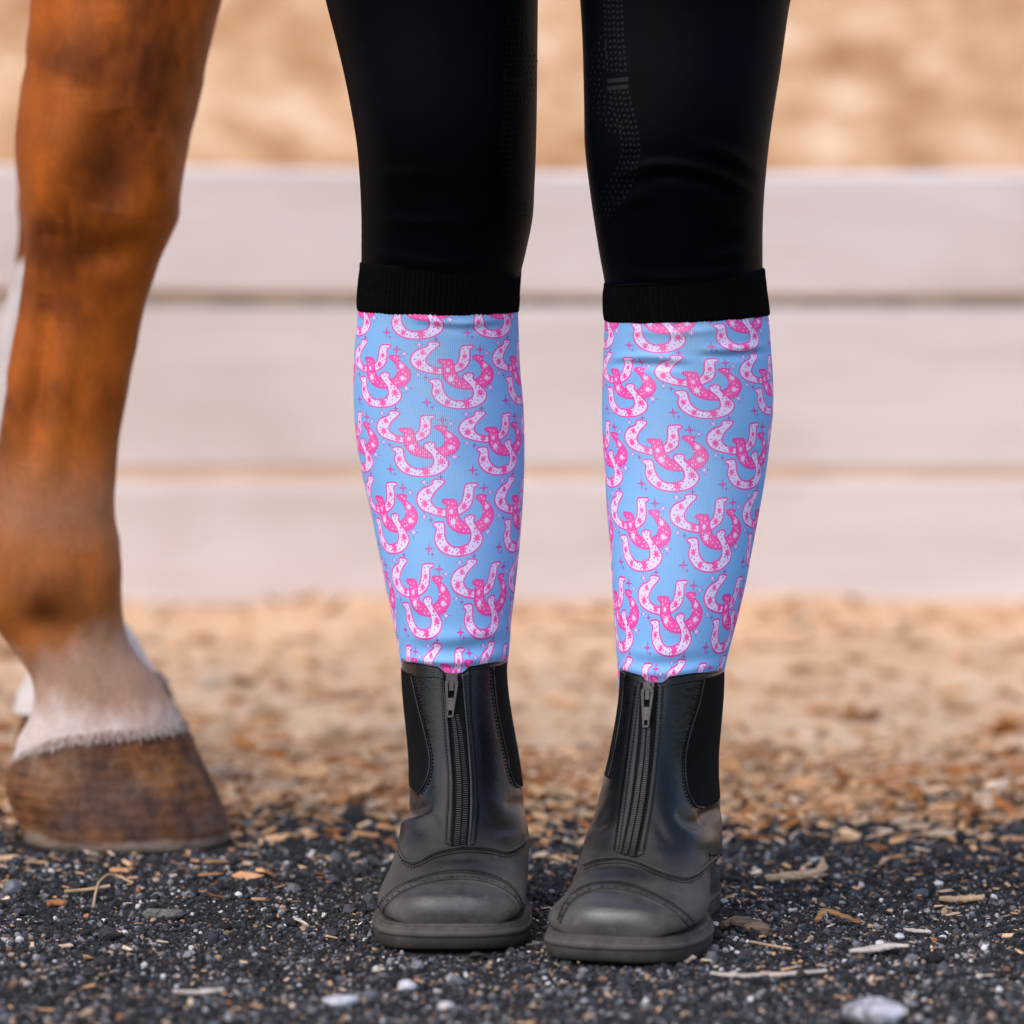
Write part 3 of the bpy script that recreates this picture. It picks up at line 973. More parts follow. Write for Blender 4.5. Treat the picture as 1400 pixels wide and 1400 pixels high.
def outline(grow=0.0, n=48):
    k = smooth_line(OUT, n)
    right = [(x + 0.0, y) for y, x in k]
    left = [(-x, y) for y, x in k[::-1]]
    pts = np.array(right + left[1:-1])
    c = np.array([0, 0.13])
    nxt = np.roll(pts, -1, 0); prv = np.roll(pts, 1, 0)
    tg = nxt - prv; tg /= np.linalg.norm(tg, axis=1)[:, None] + 1e-9
    nr = np.c_[tg[:, 1], -tg[:, 0]]
    s = np.sign(((pts - c) * nr).sum(1)); s[s == 0] = 1
    return pts + nr * s[:, None] * grow


def foot_bend(y, z):
    """the last curves: heel and ankle sit inward of the forefoot, the shaft comes back over them"""
    a = np.clip((np.asarray(y) - 0.06) / 0.12, 0, 1); b = np.clip((np.asarray(z) - 0.085) / 0.09, 0, 1)
    return 0.0105 * a * a * (3 - 2 * a) * (1 - 0.8 * b * b * (3 - 2 * b))


def boot_upper(mirror, dents):
    ns, nt = 220, 144
    s = np.linspace(0, len(PROFILE) - 1, ns)
    k = np.c_[np.arange(len(PROFILE)), np.array(PROFILE)]
    p = cr(k, s)
    V = []
    for i in range(ns):
        Ty, Tz, By, Bz, w, wf, ex, sh = p[i]
        T = np.array([0, Ty, Tz]); B = np.array([0, By, Bz])
        d = T - B; L_ = np.linalg.norm(d)
        C = B + d * wf
        t_ = np.arange(nt) * 2 * math.pi / nt
        ca, sa = np.cos(t_), np.sin(t_)
        al = np.sign(ca) * np.abs(ca)**(2 / ex) * np.where(ca > 0, (1 - wf), wf)
        la = np.sign(sa) * np.abs(sa)**(2 / ex)
        pts = C[None] + al[:, None] * d[None]
        pts[:, 0] += la * w
        # the ankle's shift fades towards the foot
        pts[:, 0] += foot_bend(pts[:, 1], pts[:, 2])
        if mirror:      # this leg fills its shaft less
            zz = np.clip((pts[:, 2] - 0.07) / 0.05, 0, 1)
            pts[:, 0] *= 1 - 0.06 * zz
            pts[:, 1] = 0.195 + (pts[:, 1] - 0.195) * (1 - 0.12 * zz * (pts[:, 1] > 0.195))
        V.append(pts)
    V = np.array(V)
    # top line: a notch at the zip, lower towards the back
    top = np.clip((np.arange(ns) - (ns - 28)) / 27, 0, 1)[:, None]
    t_ = (np.arange(nt) * 2 * math.pi / nt + math.pi) % (2 * math.pi) - math.pi
    notch = -0.0042 * np.exp(-(t_ / 0.24)**6) + 0.0016 * np.exp(-((np.abs(t_) - 0.75) / 0.4)**2)
    V[:, :, 2] += top * notch[None] * 1.0
    V = V.reshape(-1, 3)
    if mirror:
        V[:, 0] *= -1
    return V, ns, nt


def make_boot(mirror, toe_y, ankle_px, yaw, cfg):
    """returns the boot part; details are laid on its surface along lines read off the photograph"""
    V, ns, nt = boot_upper(mirror, None)
    Fc = ring_faces(ns, nt)
    if mirror:
        Fc = [f[::-1] for f in Fc]
    piv = np.array([0, 0.19, 0])
    ca, sa = math.cos(yaw), math.sin(yaw)
    Rm = np.array([[ca, -sa, 0], [sa, ca, 0], [0, 0, 1]])
    anchor = np.array([cfg['x'], cfg['y'], 0.0])

    def W(P):
        return (np.asarray(P, float) - piv) @ Rm.T + anchor
    Vw = W(V)
    # leather creases: read as px lines, pressed into the front of the surface
    px, py = project(Vw)
    me_n = np.zeros_like(Vw)
    tmp = bpy.data.meshes.new('tmp'); tmp.from_pydata([tuple(v) for v in Vw], [], Fc); tmp.update()
    nv = np.zeros(len(Vw) * 3, np.float32); tmp.vertices.foreach_get('normal', nv); nv = nv.reshape(-1, 3).astype(float)
    bpy.data.meshes.remove(tmp)
    cen = np.array([anchor[0], anchor[1], 0.1])
    fac = np.clip(-nv[:, 1] * 2 + 0.5, 0, 1)
    dsp = np.zeros(len(Vw))
    for pts, amp, sg in cfg['creases']:
        q = smooth_line(pts, 24)
        dd = np.hypot(px[:, None] - q[None, :, 0], py[:, None] - q[None, :, 1])
        i = dd.argmin(1); m = dd.min(1)
        dsp += 1.7 * amp * np.exp(-0.5 * (m / sg)**2) * np.sin(np.pi * np.clip((i + 0.5) / 24, 0, 1))**0.6 * fac
    Vw = Vw + nv * dsp[:, None]
    bvh = BVHTree.FromPolygons([tuple(v) for v in Vw], Fc)
    boot = mesh_obj('boot', Vw, Fc + [tuple(reversed(range(nt))) if not mirror else tuple(range(nt))], M_leather)
    so = boot.modifiers.new('thickness', 'SOLIDIFY'); so.thickness = 0.0016; so.offset = -1
    to_person(boot)

    def dust_of(o):
        n_v = len(o.data.vertices)
        co_ = np.zeros(n_v * 3, np.float32); o.data.vertices.foreach_get('co', co_)
        P = (co_.reshape(-1, 3) - anchor) @ Rm + piv           # back into the boot's own frame
        if mirror: P = P * np.array([-1, 1, 1])
        z, y, x = P[:, 2], P[:, 1], P[:, 0]
        d_ = np.interp(z, [0.02, 0.035, 0.055, 0.066, 0.085, 0.11, 0.14], [0.66, 0.64, 0.38, 0.11, 0.036, 0.013, 0.005])
        d_ = d_ + 0.16 * np.exp(-((np.abs(x) - 0.042) / 0.010)**2) * (z < 0.1)
        # rubbed clean on the toe, where a highlight is shaped in, and over the instep crease; dust lies along the cap's upper rim
        d_ = d_ * (1 - 0.96 * np.exp(-((x + 0.004) / 0.026)**4 - ((z - 0.0365) / 0.0065)**2) * (y < 0.035))
        d_ = d_ * (1 - 0.6 * np.exp(-((x - 0.008) / 0.03)**2 - ((y - 0.072) / 0.010)**2))
        d_ = d_ * (1 + 0.35 * np.exp(-((z - 0.0425) / 0.0022)**2) * (y < 0.04))
        pl_ = np.exp(-((x + 0.004) / 0.026)**4 - ((z - 0.0365) / 0.0065)**2) * (y < 0.035)  # extra specular shaped to set a sky highlight on the toe
        pt = o.data.attributes.new('toe_highlight', 'FLOAT', 'POINT')
        pt.data.foreach_set('value', pl_.astype(np.float32))
        at = o.data.attributes.new('dust', 'FLOAT', 'POINT')
        at.data.foreach_set('value', np.clip(d_, 0, 1).astype(np.float32))

    def child(o):
        o.parent = boot
        if o.data.materials[0] is M_leather:
            dust_of(o)
        return o
    dust_of(boot)

    def S(px_, py_, off):
        return snap_bvh(bvh, px_, py_, off, anchor[1] - 0.06)

    # --- sole, welt, heel
    def ringloft(levels):
        VV = []
        for z, g in levels:
            o_ = outline(g)
            o_[:, 0] += foot_bend(o_[:, 1], 0 * o_[:, 1]); o_ = o_ * np.array([-1 if mirror else 1, 1])
            spring = 0.005 * np.clip((0.06 - o_[:, 1]) / 0.06, 0, 1)**2 * (1 if z < 0.01 else 0.5)
            VV.append(W(np.c_[o_[:, 0], o_[:, 1], z + spring * 0.6]))
        n_ = len(VV[0])
        return np.concatenate(VV), ring_faces(len(levels), n_, True)
    sv, sf = ringloft([(0.0008, -0.004), (0.001, -0.0015), (0.003, 0.0), (0.0085, 0.0008), (0.0105, 0.0004), (0.0112, -0.0010)])
    if mirror: sf = [f[::-1] for f in sf]
    child(mesh_obj('outsole', sv, sf, M_sole))
    sv, sf = ringloft([(0.0106, -0.002), (0.0110, 0.0004), (0.0118, 0.0014), (0.0140, 0.0014), (0.0150, 0.0004), (0.0156, -0.0002), (0.0166, 0.0000), (0.0180, -0.0008), (0.0192, -0.0024), (0.0200, -0.005), (0.0195, -0.010)])
    if mirror: sf = [f[::-1] for f in sf]
    child(mesh_obj('welt', sv, sf, M_welt))
    hv = []
    a_ = np.linspace(-math.pi / 2, math.pi / 2, 17)
    base = [(0.034 * math.cos(q) if False else 0, 0) for q in a_]
    ho = [(0.0335, 0.20)] + [(0.0335 * math.cos(q), 0.238 + 0.036 * math.sin(q)) for q in np.linspace(0, math.pi, 15)] + [(-0.0335, 0.20)]
    ho = np.array(ho)
    for z, sc in ((0.001, 0.985), (0.003, 1.0), (0.024, 0.985), (0.030, 0.93)):
        c_ = np.array([0, 0.23]); q = (ho - c_) * sc + c_; q[:, 0] = (q[:, 0] + foot_bend(q[:, 1], 0 * q[:, 1])) * (-1 if mirror else 1)
        hv.append(W(np.c_[q[:, 0], q[:, 1], np.full(len(q), z)]))
    child(mesh_obj('heel', np.concatenate(hv), [f[::-1] for f in ring_faces(4, len(ho), True)], M_sole, None, False))
    # welt stitches, a row of pale thread in the groove
    wm = MB()
    o_ = outline(-0.0010, 120)
    o_[:, 0] += foot_bend(o_[:, 1], 0 * o_[:, 1]); o_ = o_ * np.array([-1 if mirror else 1, 1])
    sp_ = 0.003 * 0.5 * np.clip((0.06 - o_[:, 1]) / 0.06, 0, 1)**2
    wp = W(np.c_[o_[:, 0], o_[:, 1], 0.0186 + sp_])
    for i in range(len(wp)):
        a, b = Vector(wp[i - 1]), Vector(wp[i])
        if (b - a).length < 1e-4: continue
        d = (b - a).normalized(); up_ = Vector((0, 0, 1)); w_ = up_.cross(d).normalized()
        wm.box((a + b) / 2, d, (b - a).length * 0.30, w_, 0.0004, up_, 0.00035)
    child(tag(wm.build('welt_stitching', M_wthread), kind='stuff'))
    # --- strips, seams, stitches
    def strip(name, a, b, off, mat, n=60, m=5, rim=0.0006):
        A = smooth_line(a, n); Bq = smooth_line(b, n)
        VV = []
        for j in range(m + 2):
            u = min(max((j - 1) / (m - 1), 0), 1)
            o_ = off if 0 < j < m + 1 else -0.0006
            for i in range(n):
                q = A[i] * (1 - u) + Bq[i] * u
                VV.append(S(q[0], q[1], o_)[0])
        return child(mesh_obj(name, VV, grid_faces(m + 2, n), mat))

    def seam(mbx, line, off, rad, n=70):
        q = smooth_line(line, n)
        mbx.tube([S(x, y, off)[0] for x, y in q], rad, 8)

    def stitches(mbx, line, off, step=4.6, ln=0.0008, wd=0.00032):
        p = np.asarray(line, float)
        tot = np.sum(np.linalg.norm(np.diff(p, axis=0), axis=1))
        n = max(3, int(tot / step))
        q = smooth_line(line, n + 1)
        for i in range(n):
            a, na = S(q[i][0], q[i][1], off); b, nb = S(q[i + 1][0], q[i + 1][1], off)
            d = (b - a)
            if d.length < 1e-5 or d.length > 0.012: continue
            d.normalize(); w_ = na.cross(d).normalized()
            mbx.box((a + b) / 2, d, min(ln, (b - a).length * 0.36), w_, wd, na, 0.00025)

    zc = smooth_line(cfg['zip'], 60)
    tape_w = cfg['tape']
    tg = np.gradient(zc, axis=0); tg /= np.linalg.norm(tg, axis=1)[:, None]
    nx = np.c_[-tg[:, 1], tg[:, 0]]
    nx *= np.sign(nx[:, :1])
    wz = np.linspace(tape_w[0], tape_w[1], 60)[:, None]
    strip('zip_tape', zc - nx * wz, zc + nx * wz, 0.0005, M_tape)
    # placket: raised leather edges either side of the zip, each with a double row of stitches
    st_mb = MB(); sm_mb = MB()
    for sgn, edge in ((-1, cfg['stitch_l']), (1, cfg['stitch_r'])):
        e = smooth_line(edge, 60)
        inner = zc + nx * wz * sgn * 0.88
        outer = e + nx * sgn * 5.0
        strip('placket', inner, outer, 0.0010, M_leather)
        stitches(st_mb, e - nx * sgn * 2.6, 0.0013)
        stitches(st_mb, e + nx * sgn * 2.6, 0.0013)
    # coil teeth: two interlocking columns
    tm = MB()
    nz = int(np.sum(np.linalg.norm(np.diff(smooth_line(cfg['teeth'], 60), axis=0), axis=1)) / 2.9)
    q = smooth_line(cfg['teeth'], nz)
    tq = np.gradient(q, axis=0); tq /= np.linalg.norm(tq, axis=1)[:, None]
    nq = np.c_[-tq[:, 1], tq[:, 0]]; nq *= np.sign(nq[:, :1])
    for i in range(nz):
        hw = np.interp(i / nz, [0, 0.4, 1], cfg['coil'])
        for sgn in (-1, 1):
            c0 = q[i] + nq[i] * sgn * hw * 0.52 + tq[i] * (0.7 * sgn)
            p, n = S(c0[0], c0[1], 0.0013)
            p2, _ = S(c0[0] + nq[i][0] * 2, c0[1] + nq[i][1] * 2, 0.0013)
            ax = (p2 - p).normalized(); az = n; ay = az.cross(ax).normalized()
            tm.box(p, ax, hw * 0.42 * 0.0005, ay, 0.00036, az, 0.0006)
    child(tag(tm.build('zip_teeth', M_tooth), kind='stuff'))
    # slider and pull tab
    (sx_, sy_), (ex_, ey_) = cfg['pull']
    pm = MB()
    p0, n0 = S(sx_, sy_ + 14, 0.003); p1, n1 = S(ex_, ey_, 0.0032)
    dn = (p1 - p0).normalized(); nn = ((n0 + n1) / 2).normalized(); wd = dn.cross(nn).normalized(); nn = wd.cross(dn).normalized()
    if wd.x < 0: wd = -wd
    if nn.y > 0: nn = -nn
    org, _ = S(sx_, sy_, 0.003)
    Ln = 0.0005 * (ey_ - sy_)
    K = 0.0005

    def bar(u0, u1, v0, v1, th=0.0006, lift=0.0):
        c_ = org + dn * ((u0 + u1) / 2 * K) + wd * ((v0 + v1) / 2 * K) + nn * lift
        pm.box(c_, dn, abs(u1 - u0) / 2 * K, wd, abs(v1 - v0) / 2 * K, nn, th)
    H_ = ey_ - sy_
    # tab: frame with a tall window above and a small one below
    def quad(u0, u1, a0, b0, a1, b1, th=0.0006):
        pts = []
        for h_ in (-th, th):
            for (u, v) in ((u0, a0), (u0, b0), (u1, b1), (u1, a1)):
                pts.append(org + dn * (u * K) + wd * (v * K) + nn * h_)
        pm.add(pts, [(0, 3, 2, 1), (4, 5, 6, 7), (0, 1, 5, 4), (1, 2, 6, 5), (2, 3, 7, 6), (3, 0, 4, 7)])
    quad(2, 8, -5, 5, -9, 9)
    quad(8, 12, -9.5, -4, -9.5, -4.5); quad(8, 12, 4, 9.5, 4.5, 9.5)
    quad(12, 32, -9.5, -5, -7.5, -4); quad(12, 32, 5, 9.5, 4, 7.5)
    quad(32, H_ - 10, -7.5, 7.5, -5.5, 5.5)
    quad(H_ - 10, H_ - 3, -5.5, -2.6, -5.0, -2.6); quad(H_ - 10, H_ - 3, 2.6, 5.5, 2.6, 5.0)
    quad(H_ - 3, H_, -5.0, 5.0, -4.4, 4.4)
    bar(-2, 22, -3.2, 3.2, 0.0012, -0.0009)      # slider bridge
    bar(-4, 14, -8, 8, 0.0007, -0.0022)          # slider body
    po = pm.build('zip_pull', M_pull); child(po)
    bv = po.modifiers.new('bevel', 'BEVEL'); bv.width = 0.00018; bv.segments = 2
    # worn raised letters down the tab
    cu = bpy.data.curves.new('zip_letters', 'FONT'); cu.body = 'YKK'; cu.size = 0.0052; cu.extrude = 0.00008; cu.align_x = 'CENTER'; cu.align_y = 'CENTER'
    fo = bpy.data.objects.new('zip_letters_source', cu); COL.objects.link(fo)
    me = bpy.data.meshes.new_from_object(fo); bpy.data.objects.remove(fo)
    mt = Matrix.Identity(4)
    ctr = org + dn * ((32 + H_ - 10) / 2 * K) + nn * 0.00066
    for i_, a in enumerate((dn, wd, nn)):
        for r_i in range(3):
            mt[r_i][i_] = a[r_i]
    # text x runs down the tab, text y points to the left... keep it right-handed
    yv = nn.cross(dn)
    for r_i in range(3):
        mt[r_i][1] = yv[r_i]; mt[r_i][3] = ctr[r_i]
    me.transform(mt); me.materials.clear(); me.materials.append(M_mark)
    lo = bpy.data.objects.new('zip_lettering', me); COL.objects.link(lo); lo.parent = boot
    # --- vamp seam and toe cap band
    for ln in cfg['vamp']:
        seam(sm_mb, ln, 0.0003, 0.0011)
        lo_ = np.asarray(ln, float) + np.array([0, 3.6]); stitches(st_mb, lo_, 0.0005, 4.2)
        lo_ = np.asarray(ln, float) + np.array([0, 7.4]); stitches(st_mb, lo_, 0.0003, 4.2)
    strip('toe_cap_band', cfg['cap_out'], cfg['cap_in'], 0.0008, M_leather, 80, 6)
    A = np.asarray(cfg['cap_out'], float); Bq = np.asarray(cfg['cap_in'], float)
    n_ = 40
    A = smooth_line(A, n_); Bq = smooth_line(Bq, n_)
    stitches(st_mb, A * 0.82 + Bq * 0.18, 0.0011, 4.2); stitches(st_mb, A * 0.64 + Bq * 0.36, 0.0011, 4.2)
    stitches(st_mb, A * 0.04 + Bq * 0.96, 0.0011, 4.0)
    hm = MB()
    hq = smooth_line(A * 0.32 + Bq * 0.68, 27)
    for i in range(1, 26):
        p, n = S(hq[i][0], hq[i][1], 0.00105)
        u = n.orthogonal().normalized(); w_ = n.cross(u)
        rr = 0.0011 if i % 2 else 0.0006
        ring = [p + (u * math.cos(a) + w_ * math.sin(a)) * rr for a in np.arange(10) * math.pi / 5]
        hm.add(ring + [p - n * 0.0004], [(k_, (k_ + 1) % 10, 10) for k_ in range(10)])
    child(tag(hm.build('perforation', M_hole), kind='stuff'))
    # --- elastic gores: patches over each ankle, edged by the front line read off the photograph
    for ln in cfg['gores']:
        e = smooth_line(ln, 40)
        side = 1 if e[0][0] > np.mean([k_[0] for k_ in cfg['zip']]) else -1
        ax_c = np.array([anchor[0], anchor[1] + 0.005])
        rows = []
        for x, y in e:
            p, n = S(x, y, 0.0)
            v = np.array([p.x, p.y]) - ax_c
            rows.append((p.z, math.atan2(v[0] * side, -v[1])))      # 0 = front, pi/2 = side
        rows = np.array(rows)
        zlow = rows[:, 0].argmin()
        rows = rows[:zlow + 1]
        rows = np.vstack([rows, [rows[-1, 0] - 0.0006, rows[-1, 1] + 0.55 * (math.pi / 2 - rows[-1, 1])], [rows[-1, 0] - 0.0009, math.pi / 2 - 0.03]])
        VV = []; m = 26
        for z, al in rows:
            al = min(al, math.pi / 2 - 0.02)
            for a in np.linspace(al, math.pi - al, m):
                dirv = Vector((math.sin(a) * side, -math.cos(a), 0))
                o_ = Vector((ax_c[0], ax_c[1], z)) + dirv * 0.2
                h_, n, _, _ = bvh.ray_cast(o_, -dirv)
                if h_ is None:
                    h_, n, _, _ = bvh.find_nearest(o_ - dirv * 0.15)
                VV.append(h_ + dirv * 0.0006)
        fc = grid_faces(len(rows), m)
        child(mesh_obj('elastic_panel', VV, fc, M_elastic))
        seam(sm_mb, ln, 0.0004, 0.00065, 50)
        cx_ = anchor[0]
        off2 = np.asarray(ln, float) - np.array([side * 3.5, -1.0]) if True else ln
        stitches(st_mb, off2, 0.0004, 5.0)
    for ln in cfg['extra_seams']:
        seam(sm_mb, ln, 0.0003, 0.0007, 30)
    for ln in cfg['top_stitch']:
        stitches(st_mb, ln, 0.0004, 4.6)
    # rolled top edge
    nr = ns * nt
    topring = [Vector(v) for v in Vw[(ns - 1) * nt: ns * nt]]
    tb = MB(); tb.tube(topring + [topring[0]], 0.0007, 6)
    child(tb.build('top_binding', M_leather, None, True))
    child(tag(st_mb.build('stitching', M_thread), kind='stuff'))
    child(sm_mb.build('seam', M_leather, None, True))
    return boot


BOOT_L = dict(
    x=-0.0436, y=0.19,
    zip=[(618, 920), (621, 950), (625, 985), (629, 1035), (631.5, 1076), (631, 1118), (628, 1158)],
    teeth=[(622, 978), (625.5, 1000), (629, 1035), (631.5, 1076), (631, 1118), (628, 1158)],
    tape=(13.5, 12.0), coil=(5.5, 7.5, 8.5), pull=((618, 924), (616.5, 984)),
    stitch_l=[(607, 926), (610, 970), (613, 1014), (616.5, 1060), (616, 1100), (613, 1152)],
    stitch_r=[(638, 914), (640, 973), (646, 1035), (649, 1080), (649, 1110), (645, 1152)],
    vamp=[[(541, 1148), (546, 1162), (553, 1175), (563, 1179), (577, 1175), (592, 1167), (612, 1161), (640, 1158), (670, 1160), (698, 1164), (711, 1156), (719, 1146)]],
    cap_out=[(515, 1252), (519, 1236), (534, 1218), (560, 1204), (590, 1194), (622, 1189), (652, 1191), (680, 1199), (700, 1212), (711, 1228), (715, 1246)],
    cap_in=[(522, 1260), (526, 1244), (540, 1229), (563, 1216), (591, 1208), (622, 1205), (654, 1207), (683, 1216), (701, 1228), (709, 1240), (712, 1256)],
    gores=[[(674, 912), (676, 942), (683, 989), (693, 1035), (699, 1062), (705, 1074), (711, 1077)], [(562, 922), (571, 962), (582, 1006), (588, 1039), (586, 1058), (580, 1074), (572, 1086)]],
    extra_seams=[],
    top_stitch=[[(562, 926), (585, 926), (606, 927)], [(640, 917), (656, 914), (672, 913)]],
    creases=[([(535, 1112), (556, 1110), (575, 1104), (588, 1094)], -0.0030, 6), ([(532, 1096), (552, 1092), (572, 1084)], -0.0016, 12), ([(535, 1128), (560, 1122), (585, 1112)], 0.0016, 7), ([(598, 1179), (650, 1173), (704, 1182)], -0.0009, 4), ([(575, 1188), (630, 1181), (690, 1187)], 0.0006, 4), ([(640, 1184), (670, 1183), (700, 1190)], -0.0006, 3), ([(690, 1096), (706, 1100), (722, 1098)], -0.0012, 6), ([(588, 1100), (600, 1112), (606, 1130)], -0.0007, 5), ([(660, 1120), (684, 1132), (704, 1132)], -0.0006, 5), ([(655, 1140), (680, 1148), (708, 1142)], 0.0005, 5)],
)
BOOT_R = dict(
    x=0.1138, y=0.135,
    zip=[(888, 934), (886.5, 965), (885, 998), (880, 1050), (872, 1110), (860, 1170)],
    teeth=[(885.5, 990), (881, 1045), (872, 1110), (860, 1170)],
    tape=(12.5, 12.0), coil=(5.5, 7.0, 8.5), pull=((888, 936), (885.5, 997)),
    stitch_l=[(874, 938), (868, 985), (861, 1040), (853, 1100), (844, 1164)],
    stitch_r=[(903, 938), (900, 985), (896, 1030), (888, 1100), (876, 1166)],
    vamp=[[(799, 1182), (811, 1176.5), (830, 1173), (854, 1173), (873, 1178), (899, 1189), (922, 1197), (938, 1200), (951, 1196), (965, 1184), (980, 1171), (990, 1166)]],
    cap_out=[(763, 1257), (773, 1232), (787, 1217), (811, 1207), (839, 1205), (869, 1211), (899, 1224), (928, 1241), (949, 1259), (958, 1279)],
    cap_in=[(766, 1263), (778, 1239), (791, 1227), (812, 1219), (839, 1218), (868, 1224), (897, 1235), (922, 1250), (940, 1267), (948, 1283)],
    gores=[[(963, 928), (955, 965), (944, 1000), (937, 1035), (938, 1070), (944, 1092), (952, 1103), (962, 1104)], [(855, 922), (851, 965), (845, 1005), (838, 1040), (832, 1064)]],
    extra_seams=[[(988, 1172), (985, 1195), (980, 1222)]],
    top_stitch=[[(854, 924), (864, 929), (874, 934)], [(906, 939), (930, 935), (958, 930)]],
    creases=[([(925, 1108), (945, 1124), (966, 1130)], -0.0022, 6), ([(930, 1138), (955, 1150), (985, 1148)], 0.0013, 8), ([(956, 1120), (972, 1110), (985, 1102)], -0.0022, 6), ([(800, 1132), (822, 1122), (838, 1108)], -0.0012, 6), ([(798, 1188), (840, 1182), (905, 1198)], -0.0009, 4), ([(806, 1197), (850, 1190), (915, 1208)], 0.0006, 4), ([(830, 1192), (870, 1195), (905, 1207)], -0.0006, 3), ([(815, 1140), (826, 1120), (840, 1090)], -0.0006, 4), ([(895, 1120), (905, 1140), (925, 1160)], -0.0006, 5), ([(890, 1160), (915, 1172), (940, 1172)], 0.0005, 6)],
)
boot_a = make_boot(False, 0.0, None, R(0.8), BOOT_L)
boot_b = make_boot(True, 0.0, None, R(-15.0), BOOT_R)

# ------------------------------------------------------------------ the horse
HY = 0.50
horse = empty('horse', (-0.31, HY, 0))
tag(horse, 'chestnut horse foreleg with dusty brown hoof standing beside the person', 'horse')
NEAR = [(-420, 70, 420), (-250, 62, 385), (-120, 52, 345), (0, 43, 303), (60, 37, 289), (120, 29, 276), (160, 23, 267), (200, 21, 258), (245, 25, 250), (275, 29, 247), (300, 31, 243), (330, 33, 230), (370, 33, 214), (400, 30, 203), (440, 24, 193), (500, 13, 181), (560, 4, 170), (600, -1, 163), (650, -6, 158), (700, -11, 157), (740, -17, 163), (780, -22, 166), (815, -22, 166), (845, -12, 168), (875, 8, 175), (900, 26, 190), (921, 40, 209), (945, 46, 226), (965, 46, 240), (985, 40, 250), (1010, 26, 252), (1032, 18, 254)]
HDEEP = [(-420, 0.72), (-120, 0.72), (0, 0.74), (200, 0.84), (300, 0.78), (400, 0.64), (600, 0.60), (700, 0.66), (790, 0.74), (880, 0.66), (960, 0.72), (1032, 0.78)]
pys = np.r_[np.arange(-420, 0, 12.0), np.arange(0, 1036, 4.0)]
lr = cr(NEAR, pys); dp = cr(HDEEP, pys)[:, 0]
nh = 72
TH_ = np.arange(nh) * 2 * math.pi / nh
rings = []
for py, (l, r), d_ in zip(pys, lr, dp):
    a = at_depth(l, py, HY); b = at_depth(r, py, HY)
    cx, hw = (a.x + b.x) / 2, (b.x - a.x) / 2
    sq = 2.1
    ca, sa = np.cos(TH_), np.sin(TH_)
    X = np.sign(sa) * np.abs(sa)**(2 / sq) * hw
    Y = -np.sign(ca) * np.abs(ca)**(2 / sq) * hw * d_
    rings.append(np.c_[cx + X, HY + Y, np.full(nh, a.z)])
HV = np.concatenate(rings)
fac = np.tile(np.clip(np.cos(TH_), 0, 1)**0.6, len(pys))
bumps = [([(60, 400), (52, 520), (36, 640)], -0.0050, 9), ([(32, 420), (24, 520), (10, 620)], 0.0035, 10), ([(95, 440), (80, 560), (60, 660)], 0.003, 14), ([(150, 150), (160, 220), (150, 290)], -0.007, 22),
         ([(85, 120), (80, 220), (75, 320)], 0.006, 24), ([(215, 180), (222, 240), (215, 300)], 0.005, 18), ([(110, 330), (150, 345), (200, 330)], -0.005, 16), ([(60, 180), (50, 120), (58, 40)], -0.004, 14),
         ([(150, 0), (120, 60), (100, 110)], 0.004, 26), ([(40, 790), (75, 800), (110, 795)], 0.003, 34), ([(20, 860), (60, 850), (110, 870)], -0.004, 14), ([(140, 720), (148, 800), (150, 860)], 0.002, 12), ([(100, 880), (120, 920), (160, 950)], 0.002, 20)]
d_ = folds(HV, bumps, fac) * (1.25 / FOLD)
HV += np.c_[np.tile(np.sin(TH_), len(pys)), -np.tile(np.cos(TH_), len(pys)), np.zeros(len(HV))] * d_[:, None]
# hair-level unevenness
HV[:, 0] += (vnoise(HV[:, 2] * 60, np.tile(TH_, len(pys)) * 4, 31) - 0.5) * 0.002
LEG_F = ring_faces(len(pys), nh)
FDX, FDY = -0.0265, 0.27
far_v = HV + np.array([FDX, FDY, 0.0])
far_v[:, 0] += np.interp(far_v[:, 2], [0.0, 0.13, 0.2, 0.4, 0.5, 0.62], [-0.006, -0.005, -0.002, -0.007, 0.0, 0.008])
_lo = np.clip((0.16 - far_v[:, 2]) / 0.05, 0, 1)
far_v[:, 0] += _lo * (-0.10) * (far_v[:, 0] - np.repeat(far_v[:, 0].reshape(-1, nh).mean(1), nh))
hz_near, hz_far = HV[:, 2], far_v[:, 2]


